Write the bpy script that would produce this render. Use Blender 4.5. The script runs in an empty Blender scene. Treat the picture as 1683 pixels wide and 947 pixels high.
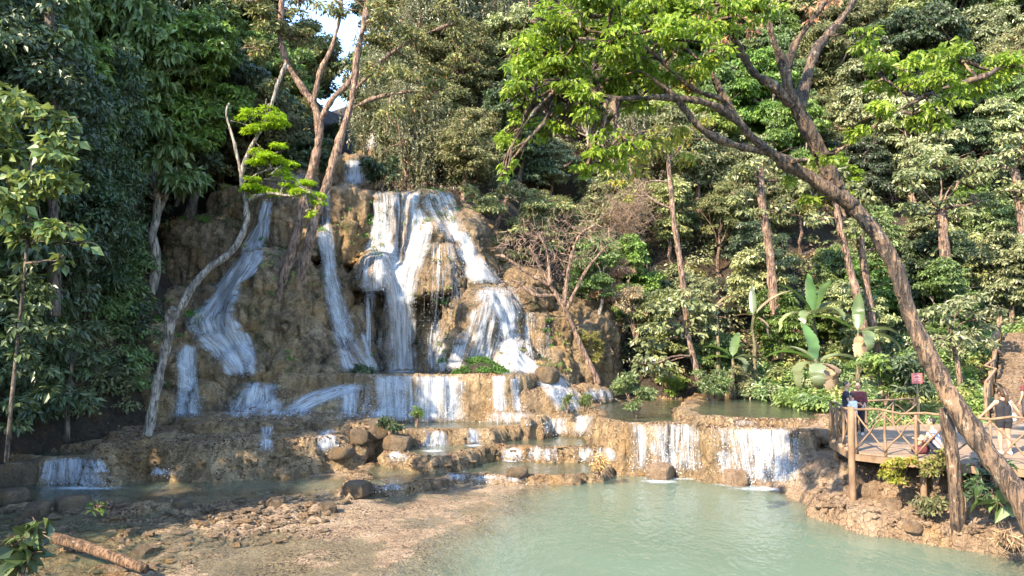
import bpy, math, random
import numpy as np
from mathutils import Vector, Matrix
from mathutils.bvhtree import BVHTree

SC = bpy.context.scene
COL = SC.collection
rnd = random.Random(7)
rng = np.random.default_rng(11)

# ------------------------------------------------------------------ camera
F_PX = 1296.0
PITCH = math.atan(87.0 / F_PX)
CAM_Z = 4.5
cd = bpy.data.cameras.new('camera')
cam = bpy.data.objects.new('camera', cd)
COL.objects.link(cam)
cam.location = (0, 0, CAM_Z)
cam.rotation_euler = (math.pi / 2 + PITCH, 0, 0)
cd.sensor_width = 36.0
cd.lens = 36.0 * F_PX / 1683.0
cd.clip_end = 1000
SC.camera = cam


def ray(px, py):
    a = (px - 841.5) / F_PX
    b = (473.5 - py) / F_PX
    c, s = math.cos(PITCH), math.sin(PITCH)
    return Vector((a, c - b * s, s + b * c))


def P(px, py, Y):
    """world point seen at photo pixel (px, py), Y metres ahead"""
    d = ray(px, py)
    k = Y / d.y
    return Vector((d.x * k, Y, CAM_Z + d.z * k))


def G(px, py, z):
    d = ray(px, py)
    k = (z - CAM_Z) / d.z
    return Vector((d.x * k, d.y * k, z))


# ------------------------------------------------------------------ world and light
w = bpy.data.worlds.new('World')
SC.world = w
w.use_nodes = True
nt = w.node_tree
sky = nt.nodes.new('ShaderNodeTexSky')
sky.sky_type = 'NISHITA'
sky.sun_disc = False
SUN = Vector((-0.57, -0.57, 0.60)).normalized()
sky.sun_elevation = math.asin(SUN.z)
sky.sun_rotation = math.atan2(SUN.x, SUN.y)
sky.air_density = 1.0
sky.dust_density = 0.2
sky.ozone_density = 1.6
bg = nt.nodes['Background']
nt.links.new(sky.outputs[0], bg.inputs[0])
bg.inputs[1].default_value = 0.15
sl = bpy.data.lights.new('sun', 'SUN')
sl.energy = 3.3
sl.angle = math.radians(0.6)
sl.color = (1.0, 0.83, 0.61)
so = bpy.data.objects.new('sun', sl)
COL.objects.link(so)
so.location = SUN * 60
so.rotation_euler = (-SUN).to_track_quat('-Z', 'Y').to_euler()
SC.view_settings.view_transform = 'Standard'
SC.view_settings.look = 'None'
SC.view_settings.exposure = 2.45
SC.view_settings.gamma = 1.0
SC.cycles.max_bounces = 6
SC.cycles.diffuse_bounces = 3
SC.cycles.glossy_bounces = 2
SC.cycles.transmission_bounces = 3
SC.cycles.transparent_max_bounces = 10
SC.cycles.use_denoising = True
SC.cycles.sample_clamp_indirect = 6.0
SC.cycles.caustics_reflective = False
SC.cycles.caustics_refractive = False


# ------------------------------------------------------------------ object helpers
def tag(o, label=None, cat=None, group=None, kind=None):
    if label: o['label'] = label
    if cat: o['category'] = cat
    if group: o['group'] = group
    if kind: o['kind'] = kind
    return o


def thing(name, label, cat, loc=(0, 0, 0), rz=0.0, group=None):
    o = bpy.data.objects.new(name, None)
    o.empty_display_size = 0.2
    COL.objects.link(o)
    o.location = loc
    o.rotation_euler = (0, 0, rz)
    return tag(o, label, cat, group)


def mk_mesh(name, V, Fc, mats=(), smooth=True):
    me = bpy.data.meshes.new(name)
    V = np.asarray(V, dtype=np.float32)
    if isinstance(Fc, np.ndarray):
        n, k = Fc.shape
        me.vertices.add(len(V))
        me.vertices.foreach_set('co', V.ravel())
        me.loops.add(n * k)
        me.loops.foreach_set('vertex_index', Fc.ravel().astype(np.int32))
        me.polygons.add(n)
        me.polygons.foreach_set('loop_start', np.arange(0, n * k, k, dtype=np.int32))
        me.polygons.foreach_set('loop_total', np.full(n, k, dtype=np.int32))
        me.update(calc_edges=True)
    else:
        me.from_pydata(V.tolist(), [], Fc)
    me.polygons.foreach_set('use_smooth', np.full(len(me.polygons), smooth, dtype=bool))
    for m in (mats if isinstance(mats, (list, tuple)) else (mats,)):
        me.materials.append(m)
    me.update()
    return me


def obj(name, me, parent=None, loc=None):
    o = bpy.data.objects.new(name, me)
    COL.objects.link(o)
    if parent is not None: o.parent = parent
    if loc is not None: o.location = loc
    return o


class MB:
    """collects pieces, builds ONE mesh"""
    def __init__(self):
        self.v, self.f = [], []

    def add(self, V, Fc):
        b = len(self.v)
        self.v.extend([tuple(p) for p in V])
        self.f.extend([tuple(b + i for i in q) for q in Fc])

    def tube(self, pts, radii, n=8, caps=True, jit=0.0):
        pts = [Vector(p) for p in pts]
        rings, up = [], Vector((0.13, 0.31, 0.94))
        V, Fc = [], []
        for i, p in enumerate(pts):
            t = (pts[min(i + 1, len(pts) - 1)] - pts[max(i - 1, 0)])
            t = t.normalized() if t.length > 1e-9 else Vector((0, 0, 1))
            a = t.cross(up)
            if a.length < 0.05: a = t.cross(Vector((1, 0, 0)))
            a.normalize()
            bb = t.cross(a).normalized()
            up = bb if False else up
            r = radii[i] if not isinstance(radii, (int, float)) else radii
            for k in range(n):
                an = 2 * math.pi * k / n
                rr = r * (1 + jit * (rnd.random() - 0.5))
                V.append(p + (a * math.cos(an) + bb * math.sin(an)) * rr)
        for i in range(len(pts) - 1):
            for k in range(n):
                Fc.append((i * n + k, i * n + (k + 1) % n, (i + 1) * n + (k + 1) % n, (i + 1) * n + k))
        if caps:
            Fc.append(tuple(range(n - 1, -1, -1)))
            Fc.append(tuple((len(pts) - 1) * n + k for k in range(n)))
        self.add(V, Fc)

    def beam(self, a, b, wd, ht, roll_up=Vector((0, 0, 1)), bev=0.0):
        a, b = Vector(a), Vector(b)
        t = (b - a).normalized()
        s = t.cross(roll_up)
        if s.length < 1e-4: s = Vector((1, 0, 0))
        s.normalize()
        u = s.cross(t).normalized()
        V = []
        for p in (a, b):
            for (i, j) in ((-1, -1), (1, -1), (1, 1), (-1, 1)):
                V.append(p + s * (i * wd / 2) + u * (j * ht / 2))
        self.add(V, [(0, 3, 2, 1), (4, 5, 6, 7), (0, 1, 5, 4), (1, 2, 6, 5), (2, 3, 7, 6), (3, 0, 4, 7)])

    def ball(self, c, rx, ry=None, rz=None, n=8, m=6):
        ry = ry or rx; rz = rz or rx
        c = Vector(c)
        V = [c + Vector((0, 0, rz))]
        for i in range(1, m):
            th = math.pi * i / m
            for k in range(n):
                ph = 2 * math.pi * k / n
                V.append(c + Vector((rx * math.sin(th) * math.cos(ph), ry * math.sin(th) * math.sin(ph), rz * math.cos(th))))
        V.append(c - Vector((0, 0, rz)))
        Fc = []
        for k in range(n):
            Fc.append((0, 1 + k, 1 + (k + 1) % n))
            for i in range(m - 2):
                Fc.append((1 + i * n + k, 1 + (i + 1) * n + k, 1 + (i + 1) * n + (k + 1) % n, 1 + i * n + (k + 1) % n))
            Fc.append((len(V) - 1, 1 + (m - 2) * n + (k + 1) % n, 1 + (m - 2) * n + k))
        self.add(V, Fc)

    def mesh(self, name, mat, smooth=True):
        return mk_mesh(name, self.v, self.f, mat, smooth)

    def build(self, name, mat, parent=None, smooth=True, loc=None):
        return obj(name, self.mesh(name, mat, smooth), parent, loc)


def remesh(me, vox):
    """union of closed overlapping shells as one even surface"""
    o = bpy.data.objects.new('tmp', me)
    COL.objects.link(o)
    m = o.modifiers.new('r', 'REMESH')
    m.mode = 'VOXEL'
    m.voxel_size = vox
    dg = bpy.context.evaluated_depsgraph_get()
    dg.update()
    out = bpy.data.meshes.new_from_object(o.evaluated_get(dg))
    bpy.data.objects.remove(o)
    return out


def get_co(me):
    a = np.empty(len(me.vertices) * 3, dtype=np.float32)
    me.vertices.foreach_get('co', a)
    return a.reshape(-1, 3).astype(np.float64)


def set_co(me, V):
    me.vertices.foreach_set('co', np.asarray(V, dtype=np.float32).ravel())
    me.update()


def get_no(me):
    a = np.empty(len(me.vertices) * 3, dtype=np.float32)
    me.vertices.foreach_get('normal', a)
    return a.reshape(-1, 3).astype(np.float64)


def laplace(me, it, lam=0.5):
    V = get_co(me)
    e = np.empty(len(me.edges) * 2, dtype=np.int32)
    me.edges.foreach_get('vertices', e)
    e = e.reshape(-1, 2)
    deg = np.bincount(e.ravel(), minlength=len(V)).astype(float)[:, None]
    for _ in range(it):
        S = np.zeros_like(V)
        for ax in range(3):
            S[:, ax] = np.bincount(e[:, 0], V[e[:, 1], ax], len(V)) + np.bincount(e[:, 1], V[e[:, 0], ax], len(V))
        V += lam * (S / np.maximum(deg, 1) - V)
    set_co(me, V)


# ------------------------------------------------------------------ noise
def _h(ix, iy, iz, seed):
    n = (ix.astype(np.int64) * 374761393 + iy.astype(np.int64) * 668265263 + iz.astype(np.int64) * 2147483647 + seed * 1274126177) & 0xFFFFFFFF
    n = ((n ^ (n >> 13)) * 1274126177) & 0xFFFFFFFF
    n = ((n ^ (n >> 16)) * 2246822519) & 0xFFFFFFFF
    return ((n ^ (n >> 15)) & 0xFFFFFF) / float(0xFFFFFF) * 2 - 1


def vnoise(p, seed=0):
    i = np.floor(p).astype(np.int64)
    f = p - i
    u = f * f * f * (f * (f * 6 - 15) + 10)
    r = 0
    for dx in (0, 1):
        wx = u[:, 0] if dx else 1 - u[:, 0]
        for dy in (0, 1):
            wy = u[:, 1] if dy else 1 - u[:, 1]
            for dz in (0, 1):
                wz = u[:, 2] if dz else 1 - u[:, 2]
                r = r + wx * wy * wz * _h(i[:, 0] + dx, i[:, 1] + dy, i[:, 2] + dz, seed)
    return r


def fbm(p, octv=4, seed=0, lac=2.03, gain=0.5, ridged=False):
    a, s, r = 1.0, 0.0, 0
    q = p.copy()
    for o in range(octv):
        n = vnoise(q, seed + o * 17)
        if ridged: n = 1 - 2 * np.abs(n)
        r = r + a * n
        s += a
        a *= gain
        q = q * lac + 3.7
    return r / s


def sstep(a, b, x):
    t = np.clip((x - a) / (b - a), 0, 1)
    return t * t * (3 - 2 * t)


def poly_sd(X, Y, poly):
    """signed distance, positive inside"""
    inside = np.zeros(X.shape, bool)
    d2 = np.full(X.shape, 1e18)
    n = len(poly)
    for i in range(n):
        x0, y0 = poly[i]; x1, y1 = poly[(i + 1) % n]
        ex, ey = x1 - x0, y1 - y0
        t = np.clip(((X - x0) * ex + (Y - y0) * ey) / max(ex * ex + ey * ey, 1e-9), 0, 1)
        d2 = np.minimum(d2, (X - x0 - t * ex) ** 2 + (Y - y0 - t * ey) ** 2)
        if y0 != y1:
            c = ((y0 > Y) != (y1 > Y)) & (X < (x1 - x0) * (Y - y0) / (y1 - y0) + x0)
            inside ^= c
    return np.where(inside, 1, -1) * np.sqrt(d2)


# ------------------------------------------------------------------ materials
def new_mat(name):
    m = bpy.data.materials.new(name)
    m.use_nodes = True
    t = m.node_tree
    t.nodes.clear()
    out = t.nodes.new('ShaderNodeOutputMaterial')
    return m, t, out


def N(t, typ, **kw):
    n = t.nodes.new(typ)
    for k, v in kw.items():
        if k.startswith('in_'):
            key = k[3:]
            key = int(key) if key.isdigit() else key.replace('_', ' ')
            n.inputs[key].default_value = v
        else:
            setattr(n, k, v)
    return n


def noise_node(t, vec, scale, detail=4, rough=0.55, dist=0.0):
    n = N(t, 'ShaderNodeTexNoise')
    n.inputs['Scale'].default_value = scale
    n.inputs['Detail'].default_value = detail
    n.inputs['Roughness'].default_value = rough
    n.inputs['Distortion'].default_value = dist
    if vec is not None: t.links.new(vec, n.inputs['Vector'])
    return n.outputs['Fac']


def ramp(t, fac, stops):
    r = N(t, 'ShaderNodeValToRGB')
    e = r.color_ramp.elements
    while len(e) < len(stops): e.new(0.5)
    for i, (p, c) in enumerate(stops):
        e[i].position = p
        e[i].color = (*c, 1) if len(c) == 3 else c
    t.links.new(fac, r.inputs[0])
    return r.outputs[0]


def mixc(t, fac, a, b, mode='MIX'):
    m = N(t, 'ShaderNodeMix', data_type='RGBA', blend_type=mode)
    for s, v in ((m.inputs[0], fac), (m.inputs[6], a), (m.inputs[7], b)):
        if isinstance(v, (int, float)): s.default_value = v
        elif isinstance(v, tuple): s.default_value = (*v, 1)
        else: t.links.new(v, s)
    return m.outputs[2]


def mth(t, op, a, b=None, c=None):
    m = N(t, 'ShaderNodeMath', operation=op)
    for i, v in enumerate((a, b, c)):
        if v is None: continue
        if isinstance(v, (int, float)): m.inputs[i].default_value = v
        else: t.links.new(v, m.inputs[i])
    return m.outputs[0]


def maprange(t, v, a, b, c=0.0, d=1.0):
    m = N(t, 'ShaderNodeMapRange')
    m.inputs[1].default_value, m.inputs[2].default_value = a, b
    m.inputs[3].default_value, m.inputs[4].default_value = c, d
    t.links.new(v, m.inputs[0])
    return m.outputs[0]


def coords(t, scale=(1, 1, 1), obj_space=True):
    tc = N(t, 'ShaderNodeTexCoord')
    mp = N(t, 'ShaderNodeMapping')
    mp.inputs['Scale'].default_value = scale
    t.links.new(tc.outputs['Object' if obj_space else 'UV'], mp.inputs[0])
    return mp.outputs[0]


def bump(t, height, strength=0.5, dist=0.05):
    b = N(t, 'ShaderNodeBump')
    b.inputs['Strength'].default_value = strength
    b.inputs['Distance'].default_value = dist
    t.links.new(height, b.inputs['Height'])
    return b.outputs[0]


def rock_mat(name, dark, mid, light, ochre, streak=0.5, rough=0.75, ochre_amt=0.5, scale=1.0, leaves=0.0, moss=0.0):
    m, t, out = new_mat(name)
    p = N(t, 'ShaderNodeBsdfPrincipled')
    t.links.new(p.outputs[0], out.inputs[0])
    c = coords(t)
    cz = coords(t, (2.6, 2.6, 0.35))
    n1 = noise_node(t, c, 0.9 * scale, 6, 0.6, 0.4)
    n2 = noise_node(t, c, 5.5 * scale, 6, 0.65)
    n3 = noise_node(t, cz, 1.6 * scale, 5, 0.6)
    n4 = noise_node(t, c, 22 * scale, 4, 0.7)
    mixn = mth(t, 'ADD', mth(t, 'MULTIPLY', n1, 0.5), mth(t, 'ADD', mth(t, 'MULTIPLY', n2, 0.3), mth(t, 'MULTIPLY', n4, 0.2)))
    base = ramp(t, mixn, [(0.36, dark), (0.5, mid), (0.64, light)])
    oc = maprange(t, noise_node(t, c, 0.55 * scale, 4, 0.6), 0.62 - 0.25 * ochre_amt, 0.75 - 0.2 * ochre_amt)
    base = mixc(t, mth(t, 'MULTIPLY', oc, 0.8), base, mixc(t, n2, tuple(x * 0.55 for x in ochre), ochre))
    st = maprange(t, n3, 0.45, 0.66)
    base = mixc(t, mth(t, 'MULTIPLY', st, streak), base, tuple(x * 0.45 for x in dark))
    vor = N(t, 'ShaderNodeTexVoronoi', feature='DISTANCE_TO_EDGE')
    vor.inputs['Scale'].default_value = 2.6 * scale
    dv = N(t, 'ShaderNodeVectorMath', operation='ADD')
    nn = N(t, 'ShaderNodeTexNoise'); nn.inputs['Scale'].default_value = 3.0
    t.links.new(c, nn.inputs['Vector'])
    t.links.new(c, dv.inputs[0]); t.links.new(nn.outputs['Color'], dv.inputs[1])
    t.links.new(dv.outputs[0], vor.inputs['Vector'])
    crack = maprange(t, vor.outputs['Distance'], 0.0, 0.05, 0.0, 1.0)
    if leaves > 0:
        lf = maprange(t, noise_node(t, c, 14, 2, 0.5), 0.60 - 0.1 * leaves, 0.64 - 0.1 * leaves)
        geo = N(t, 'ShaderNodeNewGeometry')
        sx = N(t, 'ShaderNodeSeparateXYZ'); t.links.new(geo.outputs['Normal'], sx.inputs[0])
        up = maprange(t, sx.outputs[2], 0.35, 0.8)
        patch = maprange(t, noise_node(t, c, 0.8, 3, 0.5), 0.42, 0.55)
        k = mth(t, 'MULTIPLY', mth(t, 'MULTIPLY', lf, up), patch)
        base = mixc(t, k, base, mixc(t, noise_node(t, c, 30, 1), (0.05, 0.022, 0.012), (0.13, 0.06, 0.03)))
    if moss > 0:
        ms = maprange(t, noise_node(t, c, 1.3, 5, 0.65), 0.60 - 0.15 * moss, 0.70 - 0.15 * moss)
        base = mixc(t, mth(t, 'MULTIPLY', ms, 0.85), base, mixc(t, n2, (0.025, 0.035, 0.01), (0.075, 0.085, 0.02)))
    t.links.new(base, p.inputs['Base Color'])
    h = mth(t, 'ADD', mth(t, 'MULTIPLY', n2, 0.9), mth(t, 'ADD', mth(t, 'MULTIPLY', n4, 0.4), mth(t, 'MULTIPLY', n3, 0.6)))
    t.links.new(bump(t, mth(t, 'ADD', h, mth(t, 'MULTIPLY', crack, 0.25)), 1.0, 0.22), p.inputs['Normal'])
    crk2 = mth(t, 'MULTIPLY', mth(t, 'SUBTRACT', 1.0, crack), maprange(t, n2, 0.42, 0.55))
    base2 = mixc(t, mth(t, 'MULTIPLY', crk2, 0.75), base, tuple(x * 0.35 for x in dark))
    t.links.new(base2, p.inputs['Base Color'])
    rr = maprange(t, st, 0, 1, rough, rough - 0.35)
    t.links.new(rr, p.inputs['Roughness'])
    p.inputs['Specular IOR Level'].default_value = 0.4
    return m


M = {}
M['cliff'] = rock_mat('cliff_rock', (0.06, 0.045, 0.028), (0.27, 0.19, 0.11), (0.50, 0.37, 0.23), (0.52, 0.33, 0.14), 0.5, 0.75, 0.6, moss=0.28)
M['bed'] = rock_mat('river_rock', (0.10, 0.070, 0.040), (0.35, 0.245, 0.135), (0.53, 0.39, 0.22), (0.45, 0.27, 0.11), 0.3, 0.7, 0.5, leaves=1.0)
M['bank'] = rock_mat('bank_rock', (0.16, 0.10, 0.06), (0.39, 0.27, 0.17), (0.54, 0.41, 0.29), (0.55, 0.29, 0.07), 0.2, 0.85, 0.25)
M['boulder'] = rock_mat('boulder_rock', (0.10, 0.075, 0.05), (0.25, 0.18, 0.11), (0.40, 0.30, 0.19), (0.42, 0.25, 0.1), 0.3, 0.75, 0.4, scale=1.6)
M['shelf'] = rock_mat('sandy_shelf', (0.20, 0.145, 0.095), (0.38, 0.275, 0.175), (0.50, 0.38, 0.26), (0.42, 0.28, 0.16), .1, .8, .25, leaves=0.5)
M['soil'] = rock_mat('forest_soil', (0.025, 0.018, 0.012), (0.055, 0.04, 0.024), (0.10, 0.07, 0.045), (0.16, 0.08, 0.035), 0.3, 0.95, 0.3)
# ================================================================== THE GROUND
LB = [(4, -8.5), (8, -9.5), (12, -11.5), (18, -14.5), (24, -17.0), (31, -14.2), (36, -12.3), (44, -13.5), (60, -19), (90, -30)]
RB = [(3.0, 44), (4.5, 42), (6.5, 39), (10, 37.5), (22, 37.5), (40, 34), (80, 20)]


def hill(X, Y):
    xb = np.interp(Y, [a for a, b in LB], [b for a, b in LB])
    dl = xb - X
    hl = np.where(dl > 0, 0.7 + np.interp(Y, [9, 19], [0.3, 1.6]) * dl, 0.7 + 2.5 * dl)
    hb = 12.0 + 0.42 * (Y - 43) - 2.2 * np.exp(-((X + 0.2 * Y) / 2.6) ** 2)
    hb = hb + 1.25 * np.maximum(0, Y - 48.5) * sstep(2.5, 7.0, np.abs(X + 0.225 * Y))
    hb = np.where(Y > 41.8, hb, hb - (9 - 7.2 * np.clip(X / 3, 0, 1)) * (41.8 - Y))
    hb = hb - np.maximum(0, X - 0.0) * 1.5
    yb = np.interp(X, [a for a, b in RB], [b for a, b in RB])
    dr = Y - yb
    hr = np.where(dr > 0, 2.0 + 0.98 * dr, 2.0 + 2.0 * dr)
    hr = np.where(X > -4, hr, hr - (-4 - X) * 3)
    al = (X - 16.8) * 0.58 + (Y - 28) * 0.815
    hs = np.where((X > 10), 1.25 + 0.32 * np.clip(al, -0.2, 60), -9) - np.maximum(0, 19 - Y) * 0.6
    hs = np.where((X < 13) & (Y < 26), -9, hs)
    h = np.maximum(np.maximum(hl, hb), np.maximum(hr, hs))
    cap = 33.0
    h = np.where(h > cap, cap + (h - cap) * 0.12, h)
    near = 2.6 - np.maximum(0, Y - 3.0) * 1.3          # bank under the photographer
    return np.maximum(h, near)


def hill1(x, y):
    return float(hill(np.array([x], float), np.array([y], float))[0])


def plan(pts, z):
    return [tuple(G(a, b, z)[:2]) for a, b in pts]


# terraces: (level, lip polygon in plan, slope of the front, wet)
TER = []
TER.append((0.22, plan([(560, 812), (600, 800), (665, 802), (700, 792), (740, 782), (830, 784), (940, 786), (985, 780), (1008, 768), (1010, 755)], 0.22) + [(4.2, 34), (-5, 34), (-5.2, 27)], 3.0, True))
TER.append((0.69, plan([(640, 742), (700, 752), (760, 748), (800, 734), (840, 736), (900, 738), (950, 735), (1012, 735)], 0.69) + [(4.4, 36), (-5, 36)], 3.5, True))
TER.append((1.2, plan([(600, 712), (640, 708), (690, 708), (740, 706), (800, 705), (860, 700), (890, 695)], 1.2) + [(1.5, 36), (-7, 36)], 4.0, True))
TER.append((1.5, plan([(860, 688), (900, 682), (955, 684), (990, 682)], 1.5) + [(4, 36), (0.6, 36)], 4.0, True))
TER.append((1.72, [tuple(G(a, b, 1.72)[:2]) for a, b in ((985, 690), (1010, 695), (1060, 697), (1150, 698), (1180, 703), (1250, 705), (1312, 712), (1345, 705))] + [(9.9, 27), (14, 30), (16, 38), (5, 39), (3.2, 34)], 6.0, True))
TER.append((1.98, [tuple(G(a, b, 1.98)[:2]) for a, b in ((1120, 684), (1200, 688), (1280, 691), (1345, 690))] + [(13, 30), (16, 38), (9, 39)], 4.0, True))
# dry ledge, left foreground
TER.append((0.62, plan([(60, 758), (160, 753), (240, 755), (330, 751), (420, 749), (520, 744), (600, 737), (690, 731), (700, 724)], 0.62) + [(-5, 34), (-15, 34), (-18, 28)], 2.5, False))
TER.append((1.12, plan([(165, 738), (250, 728), (350, 731), (450, 726), (560, 720), (640, 711), (655, 700)], 1.12) + [(-5.4, 36), (-13, 36), (-14.6, 30)], 2.6, False))
TER.append((1.5, plan([(330, 702), (420, 698), (520, 696), (600, 698), (612, 690)], 1.5) + [(-6, 38), (-13, 38), (-13, 31)], 3.0, False))
TER.append((2.25, [(-9.4, 32.6), (-8.6, 32.2), (-7.2, 32.4), (-6.2, 32.8), (-5.6, 38), (-11, 38), (-11.2, 33.2)], 1.6, False))
# tier under the main fall
TER.append((3.08, [(-9.6, 33.7), (-8.2, 33.4), (-6.6, 33.2), (-5.8, 32.9), (-4.4, 33.0), (-3, 32.9), (-1.5, 33.0), (-0.3, 32.9), (0.5, 33.3), (1.2, 34.5), (2.2, 36), (2.4, 42), (-13, 42), (-12, 36)], 5.5, True))
TER.append((2.4, [(0.2, 33.0), (1.6, 33.2), (2.6, 34.2), (4.2, 36), (4.2, 42), (-1, 42)], 2.2, False))
# left end: the little pool behind the bottom left fall
TER.append((0.75, plan([(30, 752), (85, 754), (150, 750), (165, 740)], 0.75) + [(-14, 32), (-22, 32), (-21, 25)], 2.2, True))
# right bank and its lower ledge
BANK_HI = [(8.5, 25.2), (8.55, 24.0), (8.9, 22.4), (9.5, 20.6), (10.4, 19.2), (11.4, 18.2), (13, 17.4), (15, 16.5), (26, 15), (26, 40), (14, 31), (10.2, 26.5)]
TER.append((1.1, BANK_HI, 1.5, False))
BANK_LO = [(7.75, 20.7), (7.85, 20.0), (8.5, 19.0), (9.2, 18.0), (9.9, 17.2), (10.5, 16.6), (11.6, 16.2), (13.5, 15.4), (18, 13.5), (26, 12), (26, 24), (9, 24), (8.3, 21.6)]
TER.append((0.42, BANK_LO, 6.0, False))
DEEP = plan([(560, 990), (600, 935), (660, 890), (750, 852), (805, 812), (860, 790), (1000, 775), (1100, 770), (1400, 800), (1430, 850), (1700, 900), (1900, 1000), (1500, 1400), (600, 1400)], 0)

X0, X1, Y0, Y1, DX, DY = -22.0, 25.0, 8.5, 40.0, 0.085, 0.06
gx = np.arange(X0, X1, DX); gy = np.arange(Y0, Y1, DY)
GX, GY = np.meshgrid(gx, gy)
nx, ny = len(gx), len(gy)
fx, fy = GX.ravel(), GY.ravel()
q = np.stack([fx, fy, np.zeros_like(fx)], 1)
wx = fx + 0.42 * fbm(q * 0.8, 3, 1) + 0.06 * fbm(q * 5, 2, 3)
wy = fy + 0.42 * fbm(q * 0.8 + 9, 3, 2) + 0.06 * fbm(q * 5 + 4, 2, 4)
rough = fbm(q * 0.9, 4, 5)
fine = fbm(q * 4.5, 3, 6)
ridge = fbm(q * 1.7, 4, 8, ridged=True)
sdD = poly_sd(wx, wy, DEEP)
# shelf: rubble and sand just awash, rockier to the left
leftness = sstep(-5.0, -10.0, fx)
z = -0.012 + 0.05 * rough + leftness * (-0.12 + 0.16 * ridge + 0.06 * fine) + 0.012 * fine
cR = G(455, 840, 0.1)
z += 0.30 * np.exp(-((fx - cR.x) / 1.9) ** 2 - ((fy - cR.y) / 1.3) ** 2) * (0.8 + 0.5 * fine)
z += 0.20 * np.exp(-((fx + 10.2) / 1.5) ** 2 - ((fy - 21.5) / 0.9) ** 2)
chan = np.exp(-((fy - (24.7 + 0.05 * (fx + 10) + 0.5 * rough)) / 0.95) ** 2) * sstep(-2.5, -4.5, fx)      # the quiet channel under the ledge
z = z * (1 - chan) + chan * (-0.22)
z = z - 1.2 * sstep(0.3, 3.4, sdD)
z = np.where(fy < 12, np.minimum(z, -0.2), z)
WATER = {}
TOPS = np.zeros_like(z)
for i, (lv, poly, k, wet) in enumerate(TER):
    sd = poly_sd(wx, wy, poly)
    kk = k * (1 + 0.35 * rough)
    if wet:
        top = lv + 0.035 + 0.035 * fine - 0.17 * sstep(0.22, 0.7, sd)
    else:
        top = lv + 0.12 * rough + 0.07 * fine + 0.10 * ridge + 0.05 * np.minimum(sd, 3)
    zi = np.where(sd > 0, top, lv + 0.035 + (0 if wet else 0.1 * rough) + kk * sd)
    hi = zi > z
    TOPS = np.where(hi, i + 1, TOPS)
    if wet: WATER[i] = (lv, sd)
    z = np.maximum(z, zi)
zh = hill(fx, fy) + 0.25 * rough + 0.1 * fine
hi = zh > z
TOPS = np.where(hi, 99, TOPS)
per = 0.30 + 0.05 * rough
zq = (np.floor(z / per + 0.35 * rough) + sstep(0.25, 0.75, (z / per + 0.35 * rough) % 1.0) - 0.35 * rough) * per
z = np.where(np.isin(TOPS, [7, 8, 9, 10, 14]), 0.2 * z + 0.8 * zq, z)
z = np.maximum(z, zh)
Vt = np.stack([fx, fy, z], 1)


def grid_faces(mask=None):
    idx = np.arange(nx * ny).reshape(ny, nx)
    Fq = np.stack([idx[:-1, :-1], idx[:-1, 1:], idx[1:, 1:], idx[1:, :-1]], -1).reshape(-1, 4)
    if mask is not None:
        Fq = Fq[mask[Fq].all(1)]
    return Fq


terr_me = mk_mesh('riverbed', Vt, grid_faces(), [M['bed'], M['bank'], M['soil'], M['shelf']])
no = get_no(terr_me)
vert = 1 - np.abs(no[:, 2])
d = 0.13 * fbm(Vt * np.array([1.6, 1.6, 2.4]), 4, 21) + 0.06 * fbm(Vt * 6.5, 3, 22) + 0.025 * fbm(Vt * 17, 2, 23) + 0.11 * fbm(Vt * np.array([2.4, 2.4, 4.0]), 3, 25, ridged=True)
fl_ = fbm(Vt * np.array([2.6, 2.6, 0.4]), 3, 24, ridged=True)
d = d + 0.17 * fl_ * np.clip(vert * 1.6, 0, 1)
amp = np.clip(0.18 + 1.6 * vert, 0, 1.25)
dryT = np.isin(TOPS, [7, 8, 9, 10, 12, 14, 15])
amp = np.where(dryT, np.maximum(amp, 0.75), amp)
amp = np.where(np.isin(TOPS, [14, 15]), amp * 0.6, amp)
Vt2 = Vt + no * (d * amp)[:, None]
set_co(terr_me, Vt2)
fv = grid_faces()
fc = Vt[fv].mean(1)
mi = np.zeros(len(fv), np.int32)
tt = TOPS[fv[:, 0]]
mi[(tt == 14) | (tt == 15) | ((tt == 5) & (fc[:, 1] < 28.5) & (fc[:, 0] > 9.2))] = 1
mi[(tt == 99)] = 2
mi[(tt == 0) & (fc[:, 0] > -7.5 + 1.2 * vnoise(fc * .8, 9))] = 3
terr_me.polygons.foreach_set('material_index', mi)
terr = obj('ground_riverbed', terr_me)
tag(terr, 'tan travertine riverbed stepped into terraces and rocky banks', 'ground', kind='structure')

# wider hillside sheet, all the way to the horizon
hx = np.concatenate([np.linspace(-400, -60, 12), np.linspace(-55, 65, 150), np.linspace(72, 400, 12)])
hy = np.concatenate([np.linspace(-300, -20, 8), np.linspace(-10, 90, 130), np.linspace(100, 500, 12)])
HX, HY = np.meshgrid(hx, hy)
hX, hY = HX.ravel(), HY.ravel()
hq = np.stack([hX, hY, 0 * hX], 1)
hz = hill(hX, hY) + 0.5 * fbm(hq * 0.25, 3, 31)
inside = (hX > X0 + 0.7) & (hX < X1 - 0.7) & (hY > Y0 + 0.7) & (hY < Y1 - 0.7)
hz = np.where(inside, np.minimum(hz - 0.8, -1.6), hz - 0.15)
hz = np.maximum(hz, -1.6)
ii = np.arange(len(hx) * len(hy)).reshape(len(hy), len(hx))
Fh = np.stack([ii[:-1, :-1], ii[:-1, 1:], ii[1:, 1:], ii[1:, :-1]], -1).reshape(-1, 4)
hs_o = obj('hillside', mk_mesh('hillside', np.stack([hX, hY, hz], 1), Fh, M['soil']))
tag(hs_o, 'steep brown forest slope round the pool', 'hillside', kind='structure')

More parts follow.
